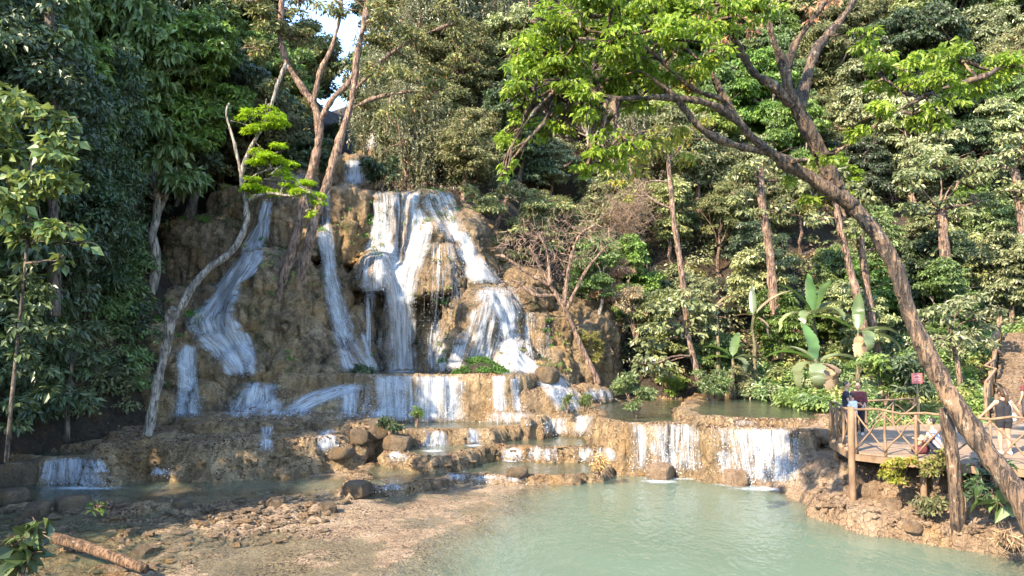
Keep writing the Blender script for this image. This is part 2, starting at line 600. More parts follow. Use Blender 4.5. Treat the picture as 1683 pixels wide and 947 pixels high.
# ------------------------------------------------------------------ water surfaces
def water_mat(name, deepc, shallow_clear=True):
    m, t, out = new_mat(name)
    c = coords(t, (1, 0.55, 1))
    n1 = noise_node(t, c, 2.2, 3, 0.55, 0.6)
    n2 = noise_node(t, c, 7.5, 2, 0.5)
    hgt = mth(t, 'ADD', mth(t, 'MULTIPLY', n1, 0.7), mth(t, 'MULTIPLY', n2, 0.3))
    nrm = bump(t, hgt, 0.5, 0.15)
    at = N(t, 'ShaderNodeAttribute', attribute_name='depth')
    opa = at.outputs['Fac']
    nb = noise_node(t, coords(t), 0.35, 3, 0.5)
    col = mixc(t, nb, tuple(x * 0.85 for x in deepc), tuple(min(1, x * 1.15) for x in deepc))
    df = N(t, 'ShaderNodeBsdfDiffuse'); t.links.new(col, df.inputs[0])
    tr = N(t, 'ShaderNodeBsdfTransparent'); tr.inputs[0].default_value = (0.93, 0.96, 0.92, 1)
    mx = N(t, 'ShaderNodeMixShader')
    t.links.new(opa, mx.inputs[0]); t.links.new(tr.outputs[0], mx.inputs[1]); t.links.new(df.outputs[0], mx.inputs[2])
    gl = N(t, 'ShaderNodeBsdfGlossy'); gl.inputs['Roughness'].default_value = 0.06
    t.links.new(nrm, gl.inputs['Normal'])
    lw = N(t, 'ShaderNodeLayerWeight'); lw.inputs[0].default_value = 0.5
    frv = mth(t, 'ADD', 0.02, mth(t, 'MULTIPLY', mth(t, 'POWER', lw.outputs['Facing'], 5.0), 0.98))
    m2 = N(t, 'ShaderNodeMixShader')
    t.links.new(frv, m2.inputs[0]); t.links.new(mx.outputs[0], m2.inputs[1]); t.links.new(gl.outputs[0], m2.inputs[2])
    t.links.new(m2.outputs[0], out.inputs[0])
    return m


M['pool'] = water_mat('pool_water', (0.13, 0.185, 0.135))
M['pool_up'] = water_mat('terrace_water', (0.12, 0.155, 0.11))


def water_obj(name, lv, mask, mat, kdepth, label):
    Fq = grid_faces(mask)
    used = np.unique(Fq)
    remap = np.zeros(nx * ny, np.int64); remap[used] = np.arange(len(used))
    V = np.stack([fx[used], fy[used], np.full(len(used), lv)], 1)
    me = mk_mesh(name, V, remap[Fq], mat)
    dep = np.clip(lv - Vt2[used, 2], 0, 5)
    op = 1 - np.exp(-dep * kdepth)
    a = me.attributes.new('depth', 'FLOAT', 'POINT')
    a.data.foreach_set('value', op.astype(np.float32))
    o = obj(name, me)
    return tag(o, label, 'water', kind='structure')


water_obj('water_pool', 0.0, z < 0.35, M['pool'], 1.7, 'milky turquoise pool water over a sandy shelf')
for i, (lv, sd) in WATER.items():
    water_obj('water_terrace', lv + 0.0, (sd > 0.10) & (z < lv + 0.35), M['pool_up'], 4.0, 'grey green water lying in a travertine terrace')

# ================================================================== THE CLIFF
cl = MB()


def lump(px, pt, pb, hw, Yc, ry, dome=0.3, flare=0.15, lean=0.0, zb=None, n=26, m=16):
    """flowstone body: rounded head, skirt that hangs and widens downward"""
    hwm = hw * Yc / F_PX
    top = P(px, pt, Yc); bot = P(px, pb, Yc)
    zt, zb_ = top.z, (bot.z if zb is None else zb)
    V, Fc = [], []
    for i in range(m + 1):
        h = i / m
        r = math.sqrt(max(0.0, 1 - (1 - min(h / dome, 1)) ** 2)) + (max(0, h - dome) * flare)
        r = max(r, 0.02)
        for k in range(n):
            a = 2 * math.pi * k / n
            wob = 1 + 0.10 * math.sin(3 * a + px) + 0.07 * math.sin(5 * a + pt + 2 * h)
            V.append((top.x + math.cos(a) * hwm * r * wob + lean * h, Yc + math.sin(a) * ry * r * wob, zt + (zb_ - zt) * h))
    for i in range(m):
        for k in range(n):
            Fc.append((i * n + k, (i + 1) * n + k, (i + 1) * n + (k + 1) % n, i * n + (k + 1) % n))
    Fc.append(tuple(range(n))); Fc.append(tuple(m * n + k for k in range(n - 1, -1, -1)))
    cl.add(V, Fc)


# backing wall
lump(680, 318, 720, 90, 43.2, 2.4, 0.06, 0.1)
lump(560, 312, 720, 90, 43.0, 2.4, 0.08, 0.1)
lump(450, 298, 720, 85, 42.6, 2.6, 0.08, 0.15)
lump(350, 350, 720, 80, 41.5, 2.8, 0.15, 0.2)
lump(770, 345, 720, 60, 42.8, 2.4, 0.2, 0.2)
lump(840, 430, 720, 70, 41.5, 2.6, 0.2, 0.2)
lump(940, 490, 720, 70, 40.5, 2.4, 0.2, 0.2)
# the main fall's head, lips and knobs
lump(640, 317, 470, 32, 41.3, 1.7, 0.12, 0.1)
lump(705, 313, 480, 48, 41.0, 1.9, 0.12, 0.12)
lump(668, 325, 470, 26, 40.7, 1.3, 0.2, 0.1)
lump(718, 362, 485, 27, 39.4, 1.5, 0.3, 0.15)
lump(622, 415, 478, 36, 39.6, 1.9, 0.75, 0.05)
lump(668, 425, 500, 22, 39.9, 1.4, 0.6, 0.05)
lump(660, 470, 640, 25, 41.0, 1.3, 0.3, 0.1)
lump(735, 398, 484, 40, 38.9, 1.7, 0.7, 0.05)
lump(700, 455, 490, 20, 39.0, 1.3, 0.8, 0.0)
lump(765, 345, 500, 34, 40.2, 1.9, 0.4, 0.3)
lump(752, 440, 640, 20, 38.7, 1.3, 0.25, 0.1)
lump(785, 410, 640, 36, 39.4, 1.9, 0.3, 0.3)
lump(800, 468, 650, 46, 37.6, 2.1, 0.28, 0.45)
lump(775, 530, 650, 42, 37.0, 1.7, 0.4, 0.5)
lump(866, 470, 640, 34, 38.9, 1.5, 0.08, 0.1)
lump(842, 520, 650, 24, 37.6, 1.2, 0.25, 0.1)
lump(885, 510, 650, 28, 38.2, 1.5, 0.12, 0.15)
lump(925, 505, 650, 24, 38.4, 1.5, 0.2, 0.1)
lump(955, 520, 650, 26, 38.6, 1.5, 0.25, 0.2)
lump(912, 568, 650, 22, 36.7, 1.0, 0.55, 0.05)
lump(845, 556, 660, 30, 36.3, 1.5, 0.4, 0.8)
lump(885, 592, 660, 32, 35.8, 1.3, 0.5, 0.4)
lump(712, 520, 650, 24, 40.6, 1.2, 0.4, 0.1)
lump(735, 555, 650, 24, 39.0, 1.2, 0.4, 0.3)
# between the two falls
lump(580, 306, 425, 32, 41.0, 1.8, 0.18, 0.1)
lump(568, 345, 440, 22, 40.2, 1.3, 0.3, 0.1)
lump(548, 365, 430, 20, 39.6, 1.2, 0.5, 0.0)
lump(590, 500, 650, 20, 39.4, 1.3, 0.4, 0.25)
lump(596, 550, 650, 16, 38.2, 1.2, 0.4, 0.5)
lump(520, 370, 430, 26, 39.6, 1.4, 0.4, 0.1)
lump(545, 425, 650, 28, 39.2, 1.4, 0.25, 0.5)
# the brown mound
lump(470, 288, 520, 34, 40.4, 1.9, 0.12, 0.2)
lump(492, 300, 520, 26, 39.8, 1.4, 0.2, 0.2)
lump(455, 405, 640, 66, 37.8, 2.3, 0.34, 0.25)
lump(500, 430, 640, 26, 37.0, 1.6, 0.35, 0.5)
lump(430, 470, 650, 56, 36.6, 1.9, 0.4, 0.3)
lump(492, 470, 650, 20, 36.2, 1.2, 0.5, 0.9)
lump(520, 540, 650, 32, 36.2, 1.5, 0.5, 0.5)
lump(478, 562, 660, 30, 35.2, 1.2, 0.6, 0.3)
lump(560, 575, 650, 26, 35.8, 1.2, 0.5, 0.3)
lump(418, 560, 680, 30, 35.2, 1.3, 0.4, 0.3)
# left cascade staircase
lump(415, 390, 640, 34, 39.6, 1.8, 0.3, 0.3)
lump(385, 462, 660, 40, 38.2, 1.9, 0.25, 0.3)
lump(360, 500, 690, 42, 36.6, 1.9, 0.3, 0.3)
lump(330, 540, 700, 40, 35.2, 1.6, 0.25, 0.3)
lump(385, 580, 690, 34, 34.9, 1.4, 0.3, 0.3)
lump(308, 562, 710, 26, 34.2, 1.2, 0.15, 0.1)
lump(345, 625, 710, 34, 33.6, 1.1, 0.4, 0.3)
lump(420, 628, 710, 42, 33.9, 1.2, 0.35, 0.4)
lump(510, 640, 710, 46, 33.4, 1.0, 0.5, 0.5)
lump(575, 635, 700, 30, 33.4, 0.9, 0.4, 0.2)
# left bank
lump(300, 470, 720, 50, 37.5, 2.2, 0.3, 0.3)
lump(255, 520, 720, 36, 35.2, 1.8, 0.3, 0.3)
lump(225, 590, 720, 34, 33.2, 1.4, 0.3, 0.3)
lump(190, 640, 730, 34, 31.8, 1.3, 0.4, 0.3)
lump(265, 640, 720, 30, 32.6, 1.0, 0.4, 0.3)
lump(240, 470, 720, 36, 37.0, 1.8, 0.3, 0.4)
# upper falls' steps behind
lump(582, 258, 330, 26, 47.0, 1.6, 0.1, 0.2)
lump(535, 268, 330, 30, 47.6, 1.6, 0.15, 0.2)
lump(480, 282, 330, 34, 44.8, 1.5, 0.1, 0.2)
lump(613, 214, 300, 18, 56.0, 1.6, 0.1, 0.3)
cme = remesh(cl.mesh('cliff', M['cliff']), 0.085)
laplace(cme, 4, 0.5)
for _pass in range(2):
    V = get_co(cme); no = get_no(cme)
    vertc = 1 - np.abs(no[:, 2])
    if _pass == 0:
        flute = fbm(V * np.array([1.5, 1.5, 0.17]) + 0.3 * fbm(V * 0.7, 2, 40)[:, None], 3, 41, ridged=True)
        d = 0.16 * fbm(V * 0.7, 3, 42) + 0.32 * flute * vertc + 0.22 * (np.abs(fbm(V * np.array([1.0, 1.0, 0.8]), 2, 47)) - .25)
    else:
        flute = fbm(V * np.array([4.6, 4.6, 0.45]), 3, 43, ridged=True)
        d = 0.14 * fbm(V * np.array([1.8, 1.8, 1.4]), 4, 44, ridged=True) + 0.13 * flute * vertc + 0.045 * fbm(V * 7, 3, 45)
        crk = fbm(V * np.array([0.9, 0.9, 1.5]), 3, 46)
        d -= 0.14 * np.exp(-(crk / 0.03) ** 2)
    set_co(cme, V + no * d[:, None])
cme.materials.clear(); cme.materials.append(M['cliff'])
cme.polygons.foreach_set('use_smooth', np.full(len(cme.polygons), True, dtype=bool))
cliff = obj('cliff', cme)
tag(cliff, 'brown travertine cliff of bulging flowstone lobes and dark hollows', 'cliff', kind='structure')


def bvh_of(mes):
    vs, ps, b = [], [], 0
    for me in mes:
        V = get_co(me)
        k = len(me.polygons[0].vertices)
        a = np.empty(len(me.loops), dtype=np.int32)
        me.loops.foreach_get('vertex_index', a)
        ps.extend((a.reshape(-1, k) + b).tolist())
        vs.extend(V.tolist())
        b += len(V)
    return BVHTree.FromPolygons(vs, ps)


BV = bvh_of([cme, terr_me])
EYE = Vector((0, 0, CAM_Z))


def hit(px, py):
    r = BV.ray_cast(EYE, ray(px, py).normalized())
    return r[0]


def ground_z(x, y, z0=40):
    r = BV.ray_cast(Vector((x, y, z0)), Vector((0, 0, -1)))
    return r[0].z if r[0] is not None else hill1(x, y)


# ------------------------------------------------------------------ falling water
def fall_mat(name, lo, hi_, su, sv):
    m, t, out = new_mat(name)
    uv = N(t, 'ShaderNodeUVMap')
    mp = N(t, 'ShaderNodeMapping'); mp.inputs['Scale'].default_value = (su, sv, 1)
    t.links.new(uv.outputs[0], mp.inputs[0])
    a = noise_node(t, mp.outputs[0], 1.0, 4, 0.65, 0.25)
    mp2 = N(t, 'ShaderNodeMapping'); mp2.inputs['Scale'].default_value = (su * 3.7, sv * 2.2, 1)
    t.links.new(uv.outputs[0], mp2.inputs[0])
    b = noise_node(t, mp2.outputs[0], 1.0, 3, 0.6)
    mp3 = N(t, 'ShaderNodeMapping'); mp3.inputs['Scale'].default_value = (14, 12, 1)
    t.links.new(uv.outputs[0], mp3.inputs[0])
    c = noise_node(t, mp3.outputs[0], 1.0, 2, 0.6)
    s = mth(t, 'ADD', mth(t, 'MULTIPLY', a, 0.55), mth(t, 'ADD', mth(t, 'MULTIPLY', b, 0.33), mth(t, 'MULTIPLY', c, 0.12)))
    mp4 = N(t, 'ShaderNodeMapping'); mp4.inputs['Scale'].default_value = (1.5, 0.12, 1)
    t.links.new(uv.outputs[0], mp4.inputs[0])
    g_ = noise_node(t, mp4.outputs[0], 1.0, 2, 0.5)
    s = mth(t, 'ADD', s, mth(t, 'MULTIPLY', mth(t, 'SUBTRACT', g_, 0.5), 0.34))
    al = maprange(t, s, lo, hi_)
    at = N(t, 'ShaderNodeAttribute', attribute_name='edge')
    al = mth(t, 'MULTIPLY', al, at.outputs['Fac'])
    df = N(t, 'ShaderNodeBsdfPrincipled')
    df.inputs['Base Color'].default_value = (0.52, 0.55, 0.59, 1)
    df.inputs['Roughness'].default_value = 0.35
    tl = N(t, 'ShaderNodeBsdfTranslucent'); tl.inputs[0].default_value = (0.46, 0.51, 0.58, 1)
    t.links.new(bump(t, s, 0.6, 0.08), df.inputs['Normal'])
    mx = N(t, 'ShaderNodeMixShader'); mx.inputs[0].default_value = 0.3
    t.links.new(df.outputs[0], mx.inputs[1]); t.links.new(tl.outputs[0], mx.inputs[2])
    tr = N(t, 'ShaderNodeBsdfTransparent')
    m2 = N(t, 'ShaderNodeMixShader')
    t.links.new(al, m2.inputs[0]); t.links.new(tr.outputs[0], m2.inputs[1]); t.links.new(mx.outputs[0], m2.inputs[2])
    t.links.new(m2.outputs[0], out.inputs[0])
    return m


M['fall_dense'] = fall_mat('fall_dense', 0.31, 0.60, 6.5, 0.7)
M['fall_mid'] = fall_mat('fall_mid', 0.39, 0.63, 7.0, 0.5)
M['fall_thin'] = fall_mat('fall_thin', 0.50, 0.65, 6.5, 0.25)

M['fall_strand'] = fall_mat('fall_strand', 0.42, 0.62, 7.5, 0.4)


def foam_mat():
    m, t, out = new_mat('foam')
    c = coords(t)
    n = noise_node(t, c, 5, 5, 0.7, 0.5)
    at = N(t, 'ShaderNodeAttribute', attribute_name='edge')
    n = noise_node(t, c, 9, 6, 0.75, 1.2)
    k = maprange(t, mth(t, 'ADD', n, mth(t, 'MULTIPLY', at.outputs['Fac'], 0.5)), 0.60, 1.05)
    df = N(t, 'ShaderNodeBsdfDiffuse'); df.inputs[0].default_value = (0.55, 0.6, 0.63, 1)
    tr = N(t, 'ShaderNodeBsdfTransparent')
    m2 = N(t, 'ShaderNodeMixShader')
    t.links.new(k, m2.inputs[0]); t.links.new(tr.outputs[0], m2.inputs[1]); t.links.new(df.outputs[0], m2.inputs[2])
    t.links.new(m2.outputs[0], out.inputs[0])
    return m


M['foam'] = foam_mat()


M['drop'], _t, _o = new_mat('water_drop')
_p = N(_t, 'ShaderNodeBsdfPrincipled'); _p.inputs['Base Color'].default_value = (0.48, 0.52, 0.58, 1); _p.inputs['Roughness'].default_value = 0.3
_t.links.new(_p.outputs[0], _o.inputs[0])


def unit(a):
    return a / np.maximum(np.linalg.norm(a, axis=-1, keepdims=True), 1e-9)


def leaf_geo(pos, nrm, dirv, L, W, r, big=False):
    """rhombic leaves (big: two halves folded along the midrib)"""
    n = len(pos)
    nrm = unit(nrm)
    dirv = unit(dirv - (dirv * nrm).sum(1, keepdims=True) * nrm)
    side = np.cross(nrm, dirv)
    Ls = (L * r.uniform(0.65, 1.25, n))[:, None]; Ws = Ls * (W / L)
    b = pos
    tip = pos + dirv * Ls - nrm * Ls * 0.12
    l = pos + dirv * Ls * 0.45 + side * Ws * 0.5 + nrm * Ws * 0.14
    rr = pos + dirv * Ls * 0.45 - side * Ws * 0.5 + nrm * Ws * 0.14
    if not big:
        V = np.stack([b, rr, tip, l], 1).reshape(-1, 3)
        Fq = np.arange(n * 4).reshape(n, 4)
        return V, Fq
    mid = pos + dirv * Ls * 0.5
    V = np.stack([b, rr, tip, l, mid], 1).reshape(-1, 3)
    i = np.arange(n)[:, None] * 5
    Fq = np.concatenate([i + np.array([[0, 1, 2, 4]]), i + np.array([[0, 4, 2, 3]])], 0)
    return V, Fq


def strip_mesh(rows, mat, free=0.0, step=3.6, off=0.06, seed=0):
    pys = [r[0] for r in rows]
    npy = max(4, int((pys[-1] - pys[0]) / step) + 1)
    yy = np.linspace(pys[0], pys[-1], npy)
    L = np.interp(yy, pys, [r[1] for r in rows]); R = np.interp(yy, pys, [r[2] for r in rows])
    m = max(5, int(max(R - L) / step) + 1)
    D = np.full((npy, m), np.nan)
    for i in range(npy):
        for j in range(m):
            h = hit(L[i] + (R[i] - L[i]) * j / (m - 1), yy[i])
            if h is not None: D[i, j] = h.y
    if np.isnan(D).all(): return None
    med = np.nanmedian(D)
    D = np.where(np.isnan(D), med, D)
    # water never falls back under an overhang, and does not leap far forward at once
    for i in range(1, npy):
        D[i] = np.minimum(D[i], D[i - 1] + 0.02)
    S = D.copy()
    for _ in range(2):
        Q = np.pad(S, 1, mode='edge')
        S = np.minimum(S, (Q[:-2, 1:-1] + Q[2:, 1:-1] + Q[1:-1, :-2] + Q[1:-1, 2:]) / 4 + 0.02)
    V = np.zeros((npy, m, 3)); UV = np.zeros((npy, m, 2)); E = np.ones((npy, m))
    for i in range(npy):
        for j in range(m):
            p = P(L[i] + (R[i] - L[i]) * j / (m - 1), yy[i], S[i, j] - off)
            V[i, j] = p
    wm = np.abs(R - L).max() * med / F_PX
    def wob(s_):
        q1 = np.stack([yy * 0.06 + s_, np.full(npy, L[0] * .13 + seed), np.full(npy, .5)], 1)
        q2 = np.stack([yy * 0.22 + s_, np.full(npy, L[0] * .13 + seed), np.full(npy, 3.5)], 1)
        return 0.10 + 0.17 * vnoise(q1, 77) + 0.09 * vnoise(q2, 78)
    wl, wr = wob(1.0), wob(6.0)
    for j in range(m):
        UV[:, j, 0] = j / (m - 1) * wm + seed * 3.1
        seg = np.linalg.norm(np.diff(V[:, j], axis=0), axis=1)
        UV[:, j, 1] = np.concatenate([[0], np.cumsum(np.minimum(seg, 1.5))])
        t = j / (m - 1)
        E[:, j] *= np.clip(np.minimum(t - wl, 1 - t - wr) * wm / min(0.45, 0.3 * wm) + 0.45, 0, 1)
    rr_ = np.random.default_rng(int(L[0] * 7 + pys[0]))
    jn = np.convolve(rr_.uniform(0, 1, m + 4), np.ones(2) / 2, 'same')[2:m + 2]; jb = np.convolve(rr_.uniform(0, 1, m + 4), np.ones(2) / 2, 'same')[2:m + 2]
    top_ = np.clip((yy[:, None] - pys[0] - jn[None, :] * 6 + 2) / 4.0, 0, 1)
    bot_ = np.clip((pys[-1] - yy[:, None] - jb[None, :] * 9 + 3) / 6.0, 0, 1)
    E *= top_ * (0.15 + 0.85 * bot_)
    idx = np.arange(npy * m).reshape(npy, m)
    Fq = np.stack([idx[:-1, :-1], idx[1:, :-1], idx[1:, 1:], idx[:-1, 1:]], -1).reshape(-1, 4)
    me = mk_mesh('water', V.reshape(-1, 3), Fq, mat)
    uvl = me.uv_layers.new(name='UVMap')
    uvl.data.foreach_set('uv', UV.reshape(-1, 2)[Fq.ravel()].astype(np.float32).ravel())
    a = me.attributes.new('edge', 'FLOAT', 'POINT')
    a.data.foreach_set('value', E.ravel().astype(np.float32))
    return me


def foam_mesh(c, rx, ry):
    nr, na = 5, 28
    V, E = [(c[0], c[1], c[2])], [1.0]
    for i in range(1, nr + 1):
        for k in range(na):
            a = 2 * math.pi * k / na
            V.append((c[0] + rx * i / nr * math.cos(a), c[1] + ry * i / nr * math.sin(a), c[2])); E.append(1 - i / nr)
    Fc = [(0, 1 + k, 1 + (k + 1) % na) for k in range(na)]
    for i in range(nr - 1):
        for k in range(na):
            Fc.append((1 + i * na + k, 1 + (i + 1) * na + k, 1 + (i + 1) * na + (k + 1) % na, 1 + i * na + (k + 1) % na))
    me = mk_mesh('foam', V, Fc, M['foam'])
    at = me.attributes.new('edge', 'FLOAT', 'POINT')
    at.data.foreach_set('value', np.array(E, np.float32))
    return me


def waterfall(label, strips, foams=(), name='waterfall', group=None):
    t = thing(name, label, 'waterfall', (0, 0, 0), 0, group)
    for k, (dens, rows) in enumerate(strips):
        me = strip_mesh(rows, M['fall_' + dens], seed=k + len(label) % 7)
        if not me: continue
        obj('water_sheet', me, t)
        # loose drops thrown off the sheet, most of them low down
        Vw = get_co(me)
        zr = (Vw[:, 2] - Vw[:, 2].min()) / max(0.05, np.ptp(Vw[:, 2]))
        r = np.random.default_rng(len(label) + k)
        pr = 0.25 + (1 - zr) ** 2
        nd = int(min(600, 0.8 * len(Vw)))
        ii_ = r.choice(len(Vw), nd, p=pr / pr.sum())
        spread_ = 0.05 + 0.12 * (1 - zr[ii_]) ** 2
        pd = Vw[ii_] + r.normal(size=(nd, 3)) * spread_[:, None] * np.array([1, .7, .6]) + np.array([0, -.06, .02])
        Vd, Fd = leaf_geo(pd, r.normal(size=(nd, 3)), r.normal(size=(nd, 3)) * .3 + np.array([0, 0, -1]), .05, .024, r)
        obj('spray', mk_mesh('spray', Vd, Fd, M['drop'], False), t)['kind'] = 'stuff'
    for (px, py, zl, rx, ry) in foams:
        p = G(px, py, zl)
        obj('foam', foam_mesh((p.x, p.y, zl + 0.015), rx, ry * 1.5), t)
    return t


waterfall('tall white main fall pouring in a forked curtain from the cliff top', [
    ('mid', [(314, 608, 692), (340, 612, 690), (390, 608, 690), (420, 598, 700)]),
    ('mid', [(400, 596, 655), (450, 586, 652), (478, 590, 650)]),
    ('thin', [(470, 590, 650), (560, 592, 645), (610, 592, 645)]),
    ('dense', [(330, 612, 632), (395, 606, 650), (430, 618, 668), (470, 628, 680), (520, 636, 684), (560, 638, 684), (613, 634, 690)]),
    ('dense', [(340, 672, 700), (375, 675, 712), (410, 660, 705), (450, 648, 690), (500, 645, 682)]),
    ('mid', [(316, 690, 742), (340, 695, 752), (370, 712, 765), (400, 735, 775)]),
    ('dense', [(380, 745, 770), (430, 752, 798), (466, 770, 828)]),
    ('thin', [(398, 700, 755), (440, 694, 765), (484, 690, 765), (560, 690, 745), (610, 695, 745)]),
    ('dense', [(508, 712, 722), (560, 710, 726), (612, 708, 735)]),
], [(662, 611, 3.08, 1.0, 0.5)])
waterfall('broad pink-tinted veil of water over the domed rock right of the main fall', [
    ('mid', [(470, 785, 845), (510, 768, 862), (560, 750, 860), (612, 730, 850)]),
    ('dense', [(472, 790, 830), (520, 815, 848), (558, 822, 850)]),
    ('thin', [(512, 850, 905), (560, 850, 905), (590, 860, 905)]),
    ('dense', [(556, 822, 850), (585, 815, 868), (616, 818, 905)]),
])
waterfall('long slim fall sliding down a groove between the brown mound and the dark hollow', [
    ('mid', [(298, 528, 542), (370, 524, 545), (390, 520, 550), (450, 528, 555), (500, 535, 570), (560, 548, 590), (612, 560, 625)]),
    ('dense', [(380, 522, 548), (450, 532, 552), (500, 538, 566), (560, 556, 582)]),
    ('dense', [(545, 590, 598), (580, 600, 612), (612, 606, 625)]),
])
waterfall('winding left cascade running down beside the brown mound', [
    ('dense', [(328, 430, 450), (370, 417, 444), (400, 402, 441), (425, 386, 435), (450, 368, 418), (478, 348, 397), (500, 328, 393), (525, 304, 391), (548, 306, 403), (572, 330, 418), (600, 356, 424), (618, 372, 424)]),
    ('mid', [(545, 380, 412), (580, 395, 420), (616, 402, 420)]),
])
waterfall('narrow straight white fall beside the pale crooked tree', [
    ('dense', [(566, 292, 325), (600, 290, 327), (640, 291, 325), (686, 288, 330)]),
    ('mid', [(575, 290, 322), (640, 289, 327), (686, 285, 332)])])
waterfall('small spreading cascade with two humps at the foot of the left cascade', [
    ('dense', [(627, 392, 460), (645, 385, 462), (665, 372, 466), (686, 360, 468)])])
waterfall('slanting cascade that runs down leftward from the middle tier', [
    ('dense', [(630, 556, 606), (642, 510, 600), (655, 480, 560), (670, 462, 520), (686, 450, 510)]),
    ('mid', [(632, 550, 612), (660, 555, 610), (688, 550, 612)])])
waterfall('wide white curtain hanging over the middle of the square-edged tier', [
    ('mid', [(617, 608, 765), (650, 608, 765), (692, 606, 765)]),
    ('dense', [(617, 612, 670), (650, 612, 672), (692, 610, 672)]),
    ('strand', [(617, 680, 760), (692, 676, 762)])], [(690, 692, 1.2, 2.2, 0.5)])
waterfall('pair of thin falls below the green mossy mound', [
    ('dense', [(617, 806, 832), (650, 808, 832), (676, 810, 834)]),
    ('dense', [(617, 836, 852), (650, 840, 855), (676, 842, 858)])], [(830, 680, 1.2, 0.8, 0.3)])
waterfall('slanting broken cascade at the right foot of the cliff', [
    ('dense', [(622, 878, 915), (640, 892, 935), (660, 905, 950), (676, 915, 955)]),
    ('mid', [(612, 890, 925), (640, 905, 945), (660, 920, 960)])])
waterfall('low white sill of water at the back of the right hand pool', [
    ('dense', [(638, 962, 1008), (658, 960, 1008)])])
waterfall('distant white upper fall half hidden behind the twin-trunk tree', [
    ('dense', [(262, 564, 598), (285, 562, 599), (306, 560, 600)])])
waterfall('faint strip of white water highest up in the forest notch', [
    ('dense', [(217, 605, 622), (232, 602, 622), (246, 600, 620)])])
waterfall('low wide lip of water behind the trunks at cliff top', [
    ('mid', [(284, 458, 515), (296, 456, 518)])])
waterfall('broad right hand fall of the big pool, its left and whitest curtain', [
    ('mid', [(696, 1066, 1150), (730, 1066, 1150), (774, 1066, 1152)]),
    ('strand', [(696, 1036, 1064), (774, 1038, 1064)])], [(1108, 786, 0.0, 1.5, 0.4), (1085, 792, 0.0, 0.8, 0.35)])
waterfall('broad right hand fall of the big pool, its sparse curtain nearer the deck', [
    ('strand', [(704, 1172, 1312), (740, 1180, 1312), (790, 1195, 1312)]),
    ('thin', [(704, 1172, 1312), (740, 1172, 1312), (790, 1185, 1312)]),
    ('strand', [(704, 1225, 1312), (740, 1225, 1312), (792, 1225, 1312)])], [(1262, 804, 0.0, 1.4, 0.4), (1215, 798, 0, 1.0, 0.35)])
TF = [
    ('mid', [(700, 428, 448), (722, 426, 450), (742, 424, 452)], None, 'thin trickle crossing the dry brown ledge left of its small white spout'),
    ('dense', [(698, 606, 630), (716, 604, 634)], None, 'short white trickle between the small white spout and the curved dead branch'),
    ('dense', [(742, 640, 668), (758, 634, 674)], None, 'short white chute left of the white fan between dark rocks'),
    ('mid', [(734, 868, 915), (757, 866, 918)], None, 'thin lacy curtain right of the round little white fall'),
    ('dense', [(768, 250, 285), (782, 246, 290)], None, 'low trickle at the foot of the dry ledge below the pale crooked tree'),
    ('dense', [(707, 700, 735), (725, 695, 738), (742, 688, 742)], (712, 742, 0.69), 'white fan of water between dark rocks in front of the wide curtain'),
    ('dense', [(704, 770, 790), (732, 768, 792)], (780, 733, 0.69), 'single small spout just right of the white fan'),
    ('mid', [(676, 790, 882), (698, 788, 885)], (840, 700, 1.2), 'thin step of water under the pair of thin falls'),
    ('dense', [(682, 945, 975), (715, 938, 972)], (955, 714, 0.69), 'bright chute of water left of the brown rock wall'),
    ('mid', [(686, 895, 935), (714, 890, 935)], (912, 714, 0.69), 'lacy veil of water left of the bright chute'),
    ('dense', [(735, 826, 860), (758, 822, 862)], (842, 758, 0.22), 'round little white fall in the middle of the lower terrace'),
    ('dense', [(735, 950, 975), (758, 948, 976)], (962, 758, 0.22), 'small white fall left of the straw-coloured plant'),
    ('dense', [(735, 980, 1012), (758, 980, 1014)], (998, 758, 0.22), 'small white fall behind the straw-coloured plant'),
    ('dense', [(790, 612, 665), (805, 610, 668)], (640, 806, 0.0), 'low white sill right of the round ochre boulder'),
    ('dense', [(776, 730, 765), (790, 728, 768)], (745, 790, 0.0), 'low white spill at the left of the front lip'),
    ('mid', [(780, 775, 860), (792, 772, 862)], (820, 792, 0.0), 'string of tiny spills along the middle of the front lip'),
    ('dense', [(705, 524, 553), (722, 522, 555), (742, 518, 558)], None, 'small white spout on the dry brown ledge'),
    ('dense', [(752, 75, 168), (775, 70, 180), (803, 62, 195)], (140, 803, 0.0), 'frothy bottom left fall beside the dark bank'),
    ('mid', [(690, 1205, 1245), (700, 1203, 1247)], None, 'tiny step of water on the right hand pool below the banana plants'),
]
for dens, rows, fo, lab in TF:
    waterfall(lab, [(dens, rows)], [(fo[0], fo[1], fo[2], 0.5 if fo[0] > 200 else 1.6, 0.3)] if fo else (), 'small_waterfall', 'small falls between the terraces')
